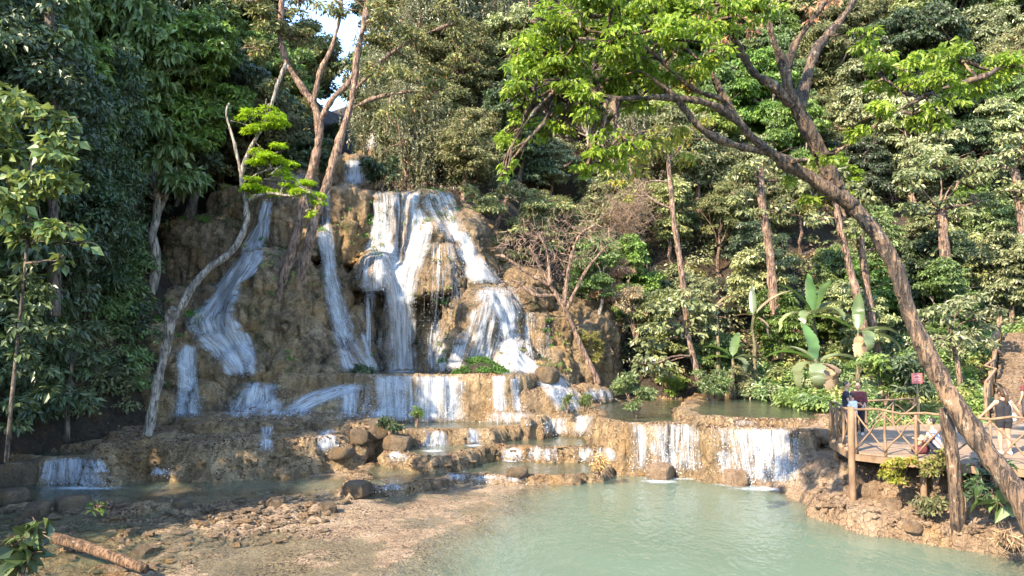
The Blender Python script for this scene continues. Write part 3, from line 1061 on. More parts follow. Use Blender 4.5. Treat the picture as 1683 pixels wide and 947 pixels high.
# ================================================================== VEGETATION
def leaf_mat(name, c1, c2, back, trans=0.3, spec=0.35, rough=0.5, dry=None, dry_amt=0.0):
    m, t, out = new_mat(name)
    geo = N(t, 'ShaderNodeNewGeometry')
    oi = N(t, 'ShaderNodeObjectInfo')
    isl = geo.outputs['Random Per Island']
    col = mixc(t, isl, c1, c2)
    if dry is not None:
        col = mixc(t, mth(t, 'GREATER_THAN', mth(t, 'FRACT', mth(t, 'MULTIPLY', isl, 37.7)), 1 - dry_amt), col, dry)
    cl_ = maprange(t, noise_node(t, coords(t), 1.1, 2, 0.5), 0.32, 0.68, 0.62, 1.3)
    col = mixc(t, 1.0, col, N(t, 'ShaderNodeCombineColor').outputs[0], 'MULTIPLY') if False else col
    hsv = N(t, 'ShaderNodeHueSaturation')
    t.links.new(col, hsv.inputs['Color'])
    t.links.new(maprange(t, oi.outputs['Random'], 0, 1, 0.482, 0.515), hsv.inputs['Hue'])
    t.links.new(maprange(t, mth(t, 'FRACT', mth(t, 'MULTIPLY', oi.outputs['Random'], 7.3)), 0, 1, 0.72, 1.25) if False else mth(t, 'MULTIPLY', cl_, maprange(t, mth(t, 'FRACT', mth(t, 'MULTIPLY', oi.outputs['Random'], 7.3)), 0, 1, 0.75, 1.25)), hsv.inputs['Value'])
    t.links.new(maprange(t, mth(t, 'FRACT', mth(t, 'MULTIPLY', oi.outputs['Random'], 13.1)), 0, 1, 0.8, 1.08), hsv.inputs['Saturation'])
    p = N(t, 'ShaderNodeBsdfPrincipled')
    t.links.new(hsv.outputs[0], p.inputs['Base Color'])
    p.inputs['Roughness'].default_value = rough
    p.inputs['Specular IOR Level'].default_value = spec
    tl = N(t, 'ShaderNodeBsdfTranslucent')
    t.links.new(mixc(t, 0.5, hsv.outputs[0], back), tl.inputs[0])
    mx = N(t, 'ShaderNodeMixShader'); mx.inputs[0].default_value = trans
    t.links.new(p.outputs[0], mx.inputs[1]); t.links.new(tl.outputs[0], mx.inputs[2])
    t.links.new(mx.outputs[0], out.inputs[0])
    return m


def bark_mat(name, dark, light, scale=1.0, patch=0.5):
    m, t, out = new_mat(name)
    p = N(t, 'ShaderNodeBsdfPrincipled'); t.links.new(p.outputs[0], out.inputs[0])
    c = coords(t)
    cz = coords(t, (1, 1, 0.3))
    n1 = noise_node(t, cz, 9 * scale, 5, 0.65)
    n2 = noise_node(t, c, 2.2 * scale, 4, 0.6, 0.5)
    f = mth(t, 'ADD', mth(t, 'MULTIPLY', n1, 0.5), mth(t, 'MULTIPLY', n2, 0.5))
    col = ramp(t, f, [(0.38, dark), (0.5, tuple((a + b) / 2 for a, b in zip(dark, light))), (0.62, light)])
    pt = maprange(t, noise_node(t, c, 1.3 * scale, 5, 0.7, 0.8), 0.5, 0.58)
    col = mixc(t, mth(t, 'MULTIPLY', pt, patch), col, mixc(t, n1, tuple(x * 0.5 for x in dark), tuple(x * 1.1 for x in dark)))
    lich = maprange(t, noise_node(t, c, 6 * scale, 4, 0.7), 0.60, 0.66)
    col = mixc(t, mth(t, 'MULTIPLY', lich, 0.5), col, (0.36, 0.34, 0.27))
    t.links.new(col, p.inputs['Base Color'])
    p.inputs['Roughness'].default_value = 0.85
    fis = maprange(t, noise_node(t, coords(t, (1, 1, 0.16)), 16 * scale, 3, 0.6, 0.6), 0.36, 0.50)
    col2 = mixc(t, fis, tuple(x * 0.55 for x in dark), col)
    t.links.new(col2, p.inputs['Base Color'])
    t.links.new(bump(t, mth(t, 'ADD', n1, mth(t, 'MULTIPLY', fis, 0.6)), 1.0, 0.09), p.inputs['Normal'])
    return m


L_ = {}
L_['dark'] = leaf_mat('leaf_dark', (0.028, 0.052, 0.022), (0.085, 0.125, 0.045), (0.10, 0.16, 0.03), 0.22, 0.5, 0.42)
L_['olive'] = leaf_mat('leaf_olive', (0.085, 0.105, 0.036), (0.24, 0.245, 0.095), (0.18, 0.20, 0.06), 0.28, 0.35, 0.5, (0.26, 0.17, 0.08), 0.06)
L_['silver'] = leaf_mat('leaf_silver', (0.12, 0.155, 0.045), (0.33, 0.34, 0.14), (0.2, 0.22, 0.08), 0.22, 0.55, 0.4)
L_['mid'] = leaf_mat('leaf_mid', (0.065, 0.125, 0.026), (0.19, 0.27, 0.06), (0.2, 0.3, 0.05), 0.28, 0.5, 0.42)
L_['lime'] = leaf_mat('leaf_lime', (0.09, 0.165, 0.015), (0.26, 0.33, 0.05), (0.35, 0.55, 0.03), 0.42, 0.4, 0.45)
L_['fern'] = leaf_mat('leaf_fern', (0.16, 0.26, 0.012), (0.34, 0.46, 0.04), (0.5, 0.7, 0.05), 0.45, 0.3, 0.5)
L_['willow'] = leaf_mat('leaf_willow', (0.085, 0.10, 0.045), (0.20, 0.21, 0.11), (0.2, 0.22, 0.08), 0.25, 0.5, 0.4, (0.3, 0.22, 0.13), 0.05)
L_['yellow'] = leaf_mat('leaf_yellow', (0.17, 0.20, 0.03), (0.36, 0.33, 0.07), (0.45, 0.45, 0.05), 0.35, 0.3, 0.5, (0.35, 0.2, 0.06), 0.12)
L_['rust'] = leaf_mat('leaf_rust', (0.30, 0.13, 0.06), (0.48, 0.27, 0.13), (0.5, 0.25, 0.1), 0.35, 0.2, 0.6)
L_['twig'] = leaf_mat('dry_twig', (0.15, 0.10, 0.075), (0.29, 0.20, 0.15), (0.3, 0.2, 0.15), 0.1, 0.1, 0.8)
L_['straw'] = leaf_mat('dry_straw', (0.35, 0.22, 0.10), (0.55, 0.38, 0.20), (0.5, 0.35, 0.15), 0.2, 0.1, 0.8)
L_['moss'] = leaf_mat('moss_leaf', (0.03, 0.09, 0.012), (0.08, 0.20, 0.03), (0.12, 0.3, 0.03), 0.2, 0.3, 0.5)
M['bark_pink'] = bark_mat('bark_pink', (0.10, 0.06, 0.04), (0.36, 0.235, 0.165))
M['bark_grey'] = bark_mat('bark_grey', (0.13, 0.11, 0.09), (0.46, 0.40, 0.33))
M['bark_dark'] = bark_mat('bark_dark', (0.045, 0.033, 0.025), (0.16, 0.12, 0.085))
M['bark_hero'] = bark_mat('bark_hero', (0.05, 0.036, 0.028), (0.23, 0.145, 0.085), 0.9, 0.85)


def clump_leaves(r, C, RC, n, L, W, flat=0.6, droop=0.3, out_from=None, big=False, up=0.6):
    """n leaves shared over clumps with centres C, radii RC"""
    w_ = RC ** 2 / (RC ** 2).sum()
    k = r.choice(len(C), n, p=w_)
    d = unit(r.normal(size=(n, 3)))
    d[:, 2] = np.where(d[:, 2] < -0.2, -d[:, 2] * 0.6, d[:, 2])
    u = r.uniform(0.25, 1, n) ** 0.5
    off = d * (RC[k] * u)[:, None]
    off[:, 2] *= flat
    pos = C[k] + off
    nrm = unit(d) * 0.5 + np.array([0, 0, up]) + r.normal(size=(n, 3)) * 0.45
    dv = d.copy(); dv[:, 2] = 0
    dv = unit(dv + r.normal(size=(n, 3)) * 0.5) + np.array([0, 0, -droop])
    return leaf_geo(pos, nrm, dv, L, W, r, big)


def crown_clumps(r, R, K, sz=1.2, lo=-0.75, inner=0.45, rc=(0.13, 0.27)):
    """clumps sit on the skins of a few overlapping lobes, so the outline is uneven"""
    nl = 6
    lc = unit(r.normal(size=(nl, 3))) * (R * r.uniform(0.3, 0.62, nl))[:, None]
    lc[:, 2] *= sz
    lr = R * r.uniform(0.34, 0.56, nl)
    k = r.choice(nl, K, p=lr ** 2 / (lr ** 2).sum())
    d = unit(r.normal(size=(K, 3)))
    d[:, 2] = np.where(d[:, 2] < lo, -d[:, 2], d[:, 2])
    C = lc[k] + d * (lr[k] * r.uniform(0.6, 1.08, K))[:, None]
    return C, r.uniform(rc[0], rc[1], K) * R


def limb_pts(a, b, sag=0.12, n=6, r=rnd):
    a, b = Vector(a), Vector(b)
    ln = (b - a).length
    o1 = Vector((r.uniform(-1, 1), r.uniform(-1, 1), r.uniform(-0.3, 1))) * ln * sag
    pts = []
    for i in range(n + 1):
        t = i / n
        p = a.lerp(b, t) + o1 * math.sin(math.pi * t)
        p += Vector((r.uniform(-1, 1), r.uniform(-1, 1), r.uniform(-1, 1))) * ln * 0.025 * (1 if 0 < i < n else 0)
        pts.append(p)
    return pts


def trunk_mesh(name, mat, H, r0, C, seed, lean=0.12, limbs=9):
    r = random.Random(seed)
    mb = MB()
    top = Vector((r.uniform(-1, 1) * lean * H, r.uniform(-1, 1) * lean * H, H * 1.02))
    tp = limb_pts((0, 0, -0.8), top, 0.06, 9, r)
    mb.tube(tp, [r0 * (1.25 - 0.85 * i / 9) if i else r0 * 1.6 for i in range(10)], 8)
    idx = list(range(len(C))); r.shuffle(idx)
    for k in idx[:limbs]:
        c = Vector(C[k]) + Vector((0, 0, H)) if True else None
        s = tp[r.randint(5, 9)]
        lp = limb_pts(s, c, 0.14, 5, r)
        mb.tube(lp, [r0 * 0.45 * (1 - 0.8 * i / 5) for i in range(6)], 5)
        for q_ in range(2):
            e = c + Vector((r.uniform(-1, 1), r.uniform(-1, 1), r.uniform(-0.4, 1))) * 0.9
            mb.tube(limb_pts(lp[3], e, 0.1, 3, r), [r0 * 0.16, r0 * 0.12, r0 * 0.08, r0 * 0.04], 4)
    return mb.mesh(name, mat)


SPEC = {}


def add_spec(key, leafm, bark, R, H, r0, K, n, L, W, sz=0.8, flat=0.6, droop=0.3, seeds=(1, 2), rc=(0.12, 0.26), up=0.3, limbs=9, inner=0.45):
    SPEC[key] = []
    for s in seeds:
        r = np.random.default_rng(s * 31 + len(key))
        C, RC = crown_clumps(r, R, K, sz, inner=inner, rc=rc)
        V, Fq = clump_leaves(r, C, RC, n, L, W, flat, droop, up=up)
        SPEC[key].append((trunk_mesh(key + '_trunk', bark, H, r0, C, s * 7 + len(key), limbs=limbs),
                          mk_mesh(key + '_crown', V + np.array([0, 0, H]), Fq, leafm, False), H, R))


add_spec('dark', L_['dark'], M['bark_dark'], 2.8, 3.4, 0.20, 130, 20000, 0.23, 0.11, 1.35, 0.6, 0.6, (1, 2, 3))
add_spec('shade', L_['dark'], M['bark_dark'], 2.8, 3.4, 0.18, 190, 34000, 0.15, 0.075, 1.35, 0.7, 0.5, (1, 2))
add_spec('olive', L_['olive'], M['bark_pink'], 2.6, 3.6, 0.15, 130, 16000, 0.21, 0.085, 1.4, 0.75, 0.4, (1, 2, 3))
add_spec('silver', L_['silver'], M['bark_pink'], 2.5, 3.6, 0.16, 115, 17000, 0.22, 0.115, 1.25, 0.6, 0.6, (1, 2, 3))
add_spec('mid', L_['mid'], M['bark_grey'], 2.5, 3.4, 0.15, 120, 16000, 0.23, 0.105, 1.3, 0.6, 0.6, (1, 2))
add_spec('lime', L_['lime'], M['bark_pink'], 2.2, 3.6, 0.14, 70, 7500, 0.27, 0.12, 1.2, 0.6, 0.5, (1, 2))
add_spec('yellow', L_['yellow'], M['bark_pink'], 2.1, 3.8, 0.13, 50, 4500, 0.25, 0.10, 1.2, 0.7, 0.5, (1, 2), limbs=16)

# drooping trees: strands of narrow leaves
SPEC['willow'] = []
for s in (1, 2):
    r = np.random.default_rng(90 + s)
    C, RC = crown_clumps(r, 2.5, 90, 1.2)
    Vs, Fs, b = [], [], 0
    V, Fq = clump_leaves(r, C, RC, 4500, 0.2, 0.07, 0.7, 0.8); Vs.append(V); Fs.append(Fq); b += len(V)
    ns = 330
    k = r.integers(0, len(C), ns)
    st = C[k] + r.normal(size=(ns, 3)) * 0.5
    ln = r.uniform(0.7, 2.6, ns)
    m_ = 30
    tpar = np.linspace(0, 1, m_)[None, :, None]
    drift = r.normal(size=(ns, 1, 3)) * np.array([0.25, 0.25, 0]) * tpar ** 2
    pos = (st[:, None, :] + drift + np.concatenate([np.zeros((ns, m_, 2)), -(ln[:, None, None] * tpar)], 2)).reshape(-1, 3)
    nr = r.normal(size=pos.shape) + np.array([0, -0.3, 0.2])
    dv = r.normal(size=pos.shape) * 0.6 + np.array([0, 0, -1.2])
    V, Fq = leaf_geo(pos, nr, dv, 0.19, 0.07, r)
    Vs.append(V); Fs.append(Fq + b)
    SPEC['willow'].append((trunk_mesh('willow_trunk', M['bark_pink'], 3.8, 0.16, C, 50 + s), mk_mesh('willow_crown', np.concatenate(Vs) + np.array([0, 0, 3.8]), np.concatenate(Fs), L_['willow'], False), 3.8, 2.5))


# bare trees: twigs only
def twig_mesh(name, r, C, H, n, mat, spread=1.0):
    """thin three-sided twigs fanning out of the clumps"""
    mb = MB()
    for i in range(n):
        c = Vector(C[r.randrange(len(C))]) + Vector((r.gauss(0, .45), r.gauss(0, .45), r.gauss(0, .35))) + Vector((0, 0, H))
        d = Vector((r.gauss(0, 1), r.gauss(0, 1), r.gauss(0.5, 0.7))).normalized()
        ln = r.uniform(0.4, 1.1) * spread
        p1 = c + d * ln * 0.5 + Vector((r.gauss(0, .06), r.gauss(0, .06), r.gauss(0, .06)))
        p2 = c + d * ln + Vector((r.gauss(0, .12), r.gauss(0, .12), r.gauss(0, .1)))
        mb.tube([c, p1, p2], [0.014, 0.010, 0.006], 3, False)
    return mb.mesh(name, mat, False)


SPEC['bare'] = []
for s in (1, 2):
    r = np.random.default_rng(200 + s)
    C, RC = crown_clumps(r, 2.2, 34, 1.0)
    SPEC['bare'].append((trunk_mesh('bare_trunk', M['bark_grey'], 4.2, 0.13, C, 70 + s, limbs=26), twig_mesh('bare_twigs', random.Random(s), C, 4.2, 1500, L_['twig']), 4.2, 2.2))

NAMES = {'shade': 'evergreen_tree', 'dark': 'evergreen_tree', 'olive': 'small_leaved_tree', 'silver': 'pale_leaved_tree', 'mid': 'broadleaf_tree', 'lime': 'bright_green_tree', 'yellow': 'yellowing_tree', 'willow': 'drooping_tree', 'bare': 'bare_tree'}


def put_tree(kind, x, y, zg, sc, label, group=None, var=None, rz=None, name=None, zs=1.0):
    var = rnd.randrange(len(SPEC[kind])) if var is None else var
    tm, cm, H, R = SPEC[kind][var]
    t = thing(name or NAMES[kind], label, 'tree', (x, y, zg), rnd.uniform(0, 6.28) if rz is None else rz, group)
    t.scale = (sc, sc, sc * zs)
    obj('trunk', tm, t); obj('crown', cm, t)
    return t


def gz(x, y):
    if X0 < x < X1 and Y0 < y < Y1:
        return ground_z(x, y)
    return hill1(x, y)


def topix(p):
    c, s = math.cos(PITCH), math.sin(PITCH)
    dx, dy, dz = p[0], p[1], p[2] - CAM_Z
    fwd = dy * c + dz * s
    upv = -dy * s + dz * c
    return 841.5 + F_PX * dx / fwd, 473.5 - F_PX * upv / fwd


# ------------------------------------------------------------------ the forest on the slopes
DESC = {'shade': 'dark evergreen tree with fine dense leaves', 'dark': 'dark evergreen tree with dense glossy leaves', 'olive': 'olive green tree with fine dusty leaves',
        'silver': 'tree with pale silvery green leaves', 'mid': 'mid green broadleaf tree', 'lime': 'bright lime green tree',
        'yellow': 'thin yellowing tree', 'willow': 'tree with drooping pale green strands', 'bare': 'leafless pinkish grey tree'}


def zone_of(px, py):
    if px < 430:
        if py < 170: return 'high on the shaded left slope'
        if py < 340: return 'half way up the shaded left slope'
        return 'at the foot of the shaded left slope'
    if px < 640:
        return 'in the notch behind the upper falls' if py > 120 else 'on the skyline above the upper falls'
    if px < 830:
        return 'on the skyline above the main fall' if py < 130 else 'just above the lip of the main fall'
    if px < 1080:
        if py < 200: return 'high behind the leaning tree foliage'
        if py < 380: return 'half way up the slope right of the main fall'
        return 'beside the right foot of the cliff'
    if px < 1400:
        if py < 200: return 'high on the sunlit slope behind the forked trunk'
        if py < 380: return 'half way up the slope behind the forked trunk'
        return 'on the sunlit bank behind the banana plants'
    if py < 200: return 'high on the far right slope'
    if py < 380: return 'half way up the far right slope'
    return 'beside the stone stairs'


cands = []
for i in range(9000):
    y = rnd.uniform(18.5, 66); x = rnd.uniform(-0.78 * y - 2, 0.74 * y + 2)
    cands.append((x, y))
placed, ntree = [], 0
for (x, y) in cands:
    if Y0 < y < 40 and -13.5 < x < 9 and not (x > 3.4 and y > 38.2): 
        xb = float(np.interp(y, [a for a, b in LB], [b for a, b in LB]))
        if x > xb - 1.2: continue
    if x > 8.5 and y < 35.5: continue
    if x > 10 and y < 44:                                   # keep the stairs free
        al = (x - 16.8) * 0.58 + (y - 28) * 0.815; ac = (x - 16.8) * 0.815 - (y - 28) * 0.58
        if -2 < al < 9.5 and -1.8 < ac < 5.0: continue
    if 40 <= y < 44.5 and -13 < x < 1.8: continue
    # the stream's notch stays open
    if y > 43 and abs(x + 0.2 * y) < 1.2 + 0.02 * (y - 43): continue
    sp = 2.35 if y < 50 else 2.8
    if any((x - a) ** 2 + (y - b) ** 2 < sp * sp for a, b in placed): continue
    z0 = gz(x, y)
    sc = rnd.uniform(0.75, 1.25)
    if y > 52: sc *= 1.25
    if x < -13 and y < 48: sc *= 1.25
    tallz = 1.0
    if -27 < x < -16 and 17 < y < 36: sc *= 1.15; tallz = 1.45
    tx, ty = topix((x, y, z0 + 6.9 * sc))
    cx, cy = topix((x, y, z0 + 3.6 * sc))
    if not (-140 < tx < 1820) or cy < -150: continue
    # sky shows through in the notch left of centre
    if 515 < tx < 590 and ty < 175 and y > 40:
        sc = 0.5
        tx, ty = topix((x, y, z0 + 6.9 * sc))
        if ty < 165: continue
    # do not stand in front of the falls
    if 545 < cx < 640 and cy > 170 and y < 60 and cy < 330: continue
    if y < 41 and 380 < cx < 880: continue
    if y < 30 and cx < 260 and cy > 430: continue
    if y < 42 and 185 < cx < 430 and cy > 265: continue
    if y < 46 and x > 0: sc *= 0.7
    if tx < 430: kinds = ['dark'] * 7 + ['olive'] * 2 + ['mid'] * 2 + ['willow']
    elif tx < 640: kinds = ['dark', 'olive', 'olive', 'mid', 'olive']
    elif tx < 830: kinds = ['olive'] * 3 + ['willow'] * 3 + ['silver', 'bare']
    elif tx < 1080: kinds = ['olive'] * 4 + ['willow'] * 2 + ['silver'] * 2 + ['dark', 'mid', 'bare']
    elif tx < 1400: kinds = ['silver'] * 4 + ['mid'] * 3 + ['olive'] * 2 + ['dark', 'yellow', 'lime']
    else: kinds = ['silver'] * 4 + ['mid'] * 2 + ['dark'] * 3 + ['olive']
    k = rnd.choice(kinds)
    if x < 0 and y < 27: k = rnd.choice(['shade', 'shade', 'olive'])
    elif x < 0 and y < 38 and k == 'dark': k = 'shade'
    placed.append((x, y))
    zn = zone_of(cx, cy)
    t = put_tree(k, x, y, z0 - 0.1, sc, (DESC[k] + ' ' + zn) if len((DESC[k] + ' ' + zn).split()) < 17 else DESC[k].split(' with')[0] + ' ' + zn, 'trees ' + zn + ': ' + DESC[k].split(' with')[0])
    if cx > 1000 and cy < 430: t.scale.z *= 1.1
    if tallz > 1:
        t.children[0].scale.z = 1.5
        c2_ = obj('crown', SPEC[k][rnd.randrange(len(SPEC[k]))][1], t, (rnd.uniform(-.7, .7), rnd.uniform(-.7, .7), 2.7)); c2_.rotation_euler.z = rnd.uniform(0, 6)
        c2_.scale = (.85, .85, .85)
    ntree += 1
print('forest trees', ntree)

# the same wood goes on along the left bank beside the photographer and shades the pool
for (x, y, sc) in [(-18.5, 13, 1.0), (-20.5, 17, 1.4), (-21, 5, 1.0), (-23, 11, 1.2)]:
    put_tree('dark', x, y, hill1(x, y) - 0.2, sc, 'tall dark evergreen tree outside the left edge of the wooded bank', 'trees on the near left bank')

# ------------------------------------------------------------------ undergrowth
def undergrowth(name, label, n, test, mats, per, L, W, seed, size=(0.35, 1.0)):
    r = np.random.default_rng(seed)
    X = r.uniform(-45, 48, n * 50); Y = r.uniform(13, 66, n * 50)
    C = []
    for x, y in zip(X, Y):
        if abs(x) > 0.75 * y + 1: continue
        if test(x, y): C.append((x, y, gz(x, y) + 0.15))
        if len(C) >= n: break
    C = np.array(C)
    RC = r.uniform(size[0], size[1], len(C))
    C[:, 2] += RC * 0.25
    V, Fq = clump_leaves(r, C, RC, len(C) * per, L, W, 0.8, 0.35)
    me = mk_mesh(name, V, Fq, mats, False)
    mi = r.integers(0, len(mats), len(Fq)).astype(np.int32)
    # one kind of leaf per neighbourhood
    nz = vnoise(V[Fq[:, 0]] * 0.6, 5)
    mi = np.clip(((nz + 0.75) / 1.5 * len(mats)).astype(np.int32), 0, len(mats) - 1)
    me.polygons.foreach_set('material_index', mi)
    o = obj(name, me)
    return tag(o, label, 'undergrowth', kind='stuff')


def left_test(x, y):
    xb = float(np.interp(y, [a for a, b in LB], [b for a, b in LB]))
    if not (x < xb - 0.4 and x < 0): return False
    a, b = topix((x, y, gz(x, y) + .6))
    return not (235 < a < 430 and b > 300 and y < 44)


def stair_free(x, y):
    al = (x - 16.8) * 0.58 + (y - 28) * 0.815; ac = (x - 16.8) * 0.815 - (y - 28) * 0.58
    return not (-1.2 < al < 8.7 and -0.5 < ac < 4.1)


def right_test(x, y):
    if x < 3.2 or y < 33: return False
    yb = float(np.interp(x, [a for a, b in RB], [b for a, b in RB]))
    return y > yb - 0.3 and stair_free(x, y)


def bank_test(x, y):
    return x > 10.6 and 26.8 < y < 38 and stair_free(x, y) and not (x < 12.8 and y < 27.5)


def top_test(x, y):
    return (-14 < x < 5 and y > 43.5 and (abs(x + 0.2 * y) > 1.3 or y > 49)) or (1.2 < x < 7 and 39 < y < 44)


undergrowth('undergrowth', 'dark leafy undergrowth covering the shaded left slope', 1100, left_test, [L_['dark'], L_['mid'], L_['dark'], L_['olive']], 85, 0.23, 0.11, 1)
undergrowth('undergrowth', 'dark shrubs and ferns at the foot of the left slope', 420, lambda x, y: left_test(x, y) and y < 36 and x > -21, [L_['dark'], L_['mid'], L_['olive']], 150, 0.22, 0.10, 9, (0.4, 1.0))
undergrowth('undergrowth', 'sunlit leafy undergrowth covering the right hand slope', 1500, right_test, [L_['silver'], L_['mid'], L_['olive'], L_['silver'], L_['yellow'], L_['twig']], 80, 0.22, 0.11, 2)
undergrowth('undergrowth', 'green bank plants filling the ground between pool, deck and stairs', 420, bank_test, [L_['mid'], L_['silver'], L_['mid'], L_['lime'], L_['yellow']], 130, 0.20, 0.10, 3, (0.35, 0.8))
undergrowth('undergrowth', 'scrubby growth behind the cliff top and along the upper stream', 500, top_test, [L_['olive'], L_['dark'], L_['willow'], L_['twig']], 80, 0.2, 0.09, 4)

# small plants and moss rooted in the cliff's cracks
r_ = np.random.default_rng(77)
Vc = get_co(cme); nc = get_no(cme)
ok = (nc[:, 1] < 0.1) & (vnoise(Vc * .55, 61) > 0.22) & (Vc[:, 2] > 3.2)
ix = r_.choice(np.where(ok)[0], 420, replace=False)
Cc = Vc[ix] + nc[ix] * .05
V, Fq = clump_leaves(r_, Cc, r_.uniform(.08, .3, len(Cc)), 15000, .11, .05, .8, .7, up=.2)
me = mk_mesh('cliff_plants', V, Fq, [L_['moss'], L_['olive'], L_['dark'], L_['straw']], False)
me.polygons.foreach_set('material_index', np.clip((vnoise(V[Fq[:, 0]] * .8, 6) * 2.4 + 1.6), 0, 3).astype(np.int32))
tag(obj('cliff_plants', me), 'ferns, moss and dry tufts rooted in the cracks of the cliff', 'cliff plants', kind='stuff')
# ================================================================== SINGLE TREES AND PLANTS, traced
def traced(name, label, cat, base, branches, clusters, bark, leafm, L, W, dens=1.0, flat=0.7, droop=0.5, big=False, up=0.35, seed=0, twigs=True, group=None, crowns=None, nside=9, twmat=None):
    """branches: list of ([(px,py,Y)...], r0_px, r1_px); clusters: (px,py,r_px,Y)"""
    r = np.random.default_rng(400 + seed); rr = random.Random(seed)
    base = Vector(base)
    t = thing(name, label, cat, base, 0, group)
    mb = MB(); ends = []
    for pts, r0, r1 in branches:
        W3 = [P(*p) for p in pts]
        # smooth and thicken the polyline
        fine = []
        for i in range(len(W3) - 1):
            p0, p1, p2, p3 = W3[max(i - 1, 0)], W3[i], W3[i + 1], W3[min(i + 2, len(W3) - 1)]
            for k in range(8):
                u = k / 8
                fine.append(0.5 * ((2 * p1) + (p2 - p0) * u + (2 * p0 - 5 * p1 + 4 * p2 - p3) * u * u + (3 * p1 - p0 - 3 * p2 + p3) * u ** 3))
        fine.append(W3[-1])
        n = len(fine)
        sc = pts[0][2] / F_PX
        rad = [(r0 + (r1 - r0) * (i / (n - 1)) ** 0.85) * sc * 0.8 * (1 + 0.16 * (rr.random() - 0.5)) for i in range(n)]
        mb.tube([p - base for p in fine], rad, nside, True, 0.10)
        ends.extend(fine[n // 3:])
    cl_ = []
    for (px, py, rp, Y) in clusters:
        c = P(px, py, Y) - base
        cl_.append((c, rp * Y / F_PX))
        if twigs and ends:
            e = min(ends, key=lambda p: (p - base - c).length)
            a = e - base
            lp = limb_pts(a, c, 0.12, 5, rr)
            mb.tube(lp, [max(0.012, 0.028 * (1 - i / 6) * min(2.0, (c - a).length ** 0.5)) for i in range(6)], 4)
            for q_ in range(5):
                d = Vector((rr.gauss(0, 1), rr.gauss(0, 1), rr.gauss(0, .6))) * rp * Y / F_PX * 0.6
                mb.tube(limb_pts(lp[4], c + d, 0.1, 3, rr), [0.014, 0.012, 0.009, 0.006], 3, False)
    if mb.v:
        tm_ = mb.mesh('trunk', bark)
        V = get_co(tm_); no_ = get_no(tm_)
        big_ = max(b_[1] * b_[0][0][2] / F_PX for b_ in branches)
        am = min(0.09, 0.24 * big_)
        V2 = V + no_ * (am * fbm(V * np.array([1, 1, .5]) * 2.2 / max(.25, big_ * 3), 3, 8) + am * .45 * fbm(V * np.array([9, 9, 3.5]), 3, 9, ridged=True))[:, None]
        set_co(tm_, V2)
        obj('trunk', tm_, t)
    if cl_ and leafm is not None:
        C = np.array([tuple(c) for c, _ in cl_]); RC = np.array([k for _, k in cl_])
        # each cluster breaks into several smaller sprays
        S = 5
        sub = np.repeat(C, S, 0) + unit(r.normal(size=(len(C) * S, 3))) * (np.repeat(RC, S) * r.uniform(0.3, 0.85, len(C) * S))[:, None] * np.array([1, 1, 0.8])
        RS = np.repeat(RC, S) * r.uniform(0.32, 0.6, len(C) * S)
        n = int(dens * (RC ** 2).sum() / (L * W) * 26)
        V, Fq = clump_leaves(r, sub, RS, n, L, W, flat, droop, big=big, up=up)
        obj('crown', mk_mesh(name + '_crown', V, Fq, leafm, False), t)
    if crowns:
        for (cs, mat_, L2, W2, dn) in crowns:
            C = np.array([tuple(P(a, b, Y) - base) for a, b, rp, Y in cs]); RC = np.array([rp * Y / F_PX for a, b, rp, Y in cs])
            S = 4
            sub = np.repeat(C, S, 0) + unit(r.normal(size=(len(C) * S, 3))) * (np.repeat(RC, S) * 0.6)[:, None]
            V, Fq = clump_leaves(r, sub, np.repeat(RC, S) * 0.45, int(dn * (RC ** 2).sum() / (L2 * W2) * 22), L2, W2, flat, droop, up=up)
            obj('crown', mk_mesh(name + '_crown', V, Fq, mat_, False), t)
    return t


def cl(lst, Y, dy=0.0, seed=1):
    r = random.Random(seed)
    return [(a, b, c, Y + r.uniform(-dy, dy)) for a, b, c in lst]


# --- the big leaning tree over the deck
hb_ = P(1692, 858, 15.2)
Lc = [(862, 130, 46), (850, 190, 36), (842, 235, 30), (836, 270, 20), (890, 90, 50), (930, 60, 54), (905, 160, 44), (960, 110, 54), (960, 20, 54), (1000, 70, 54), (1010, 140, 48), (1050, 30, 58), (1060, 100, 50), (1100, 60, 50), (1130, 15, 50), (920, 205, 34), (975, 180, 40), (1040, 170, 38), (1100, 130, 38), (985, 245, 34), (1030, 235, 34), (958, 280, 24), (880, 225, 26),
      (1200, 30, 40), (1165, 90, 34), (1250, 12, 40), (1010, 5, 50), (900, 40, 36), (1080, 5, 50), (1140, 120, 30)]
Lc2 = [(850, 150, 36), (880, 120, 40), (870, 60, 30), (925, 100, 40), (940, 140, 36), (980, 60, 44), (1020, 20, 44), (1030, 100, 40), (1075, 75, 40), (1070, 140, 34), (945, 185, 30), (1120, 80, 36), (1160, 45, 34), (905, 20, 34), (1190, 10, 30), (825, 225, 20), (830, 285, 14), (995, 200, 30), (1010, 265, 24)]
Rc = [(1440, 120, 42), (1480, 150, 48), (1530, 120, 50), (1560, 170, 40), (1600, 130, 44), (1640, 118, 38), (1500, 192, 38), (1450, 185, 34), (1575, 95, 38), (1668, 108, 28), (1420, 65, 30), (1350, 262, 30), (1395, 215, 28), (1545, 205, 28), (1330, 330, 20), (1300, 300, 18)]
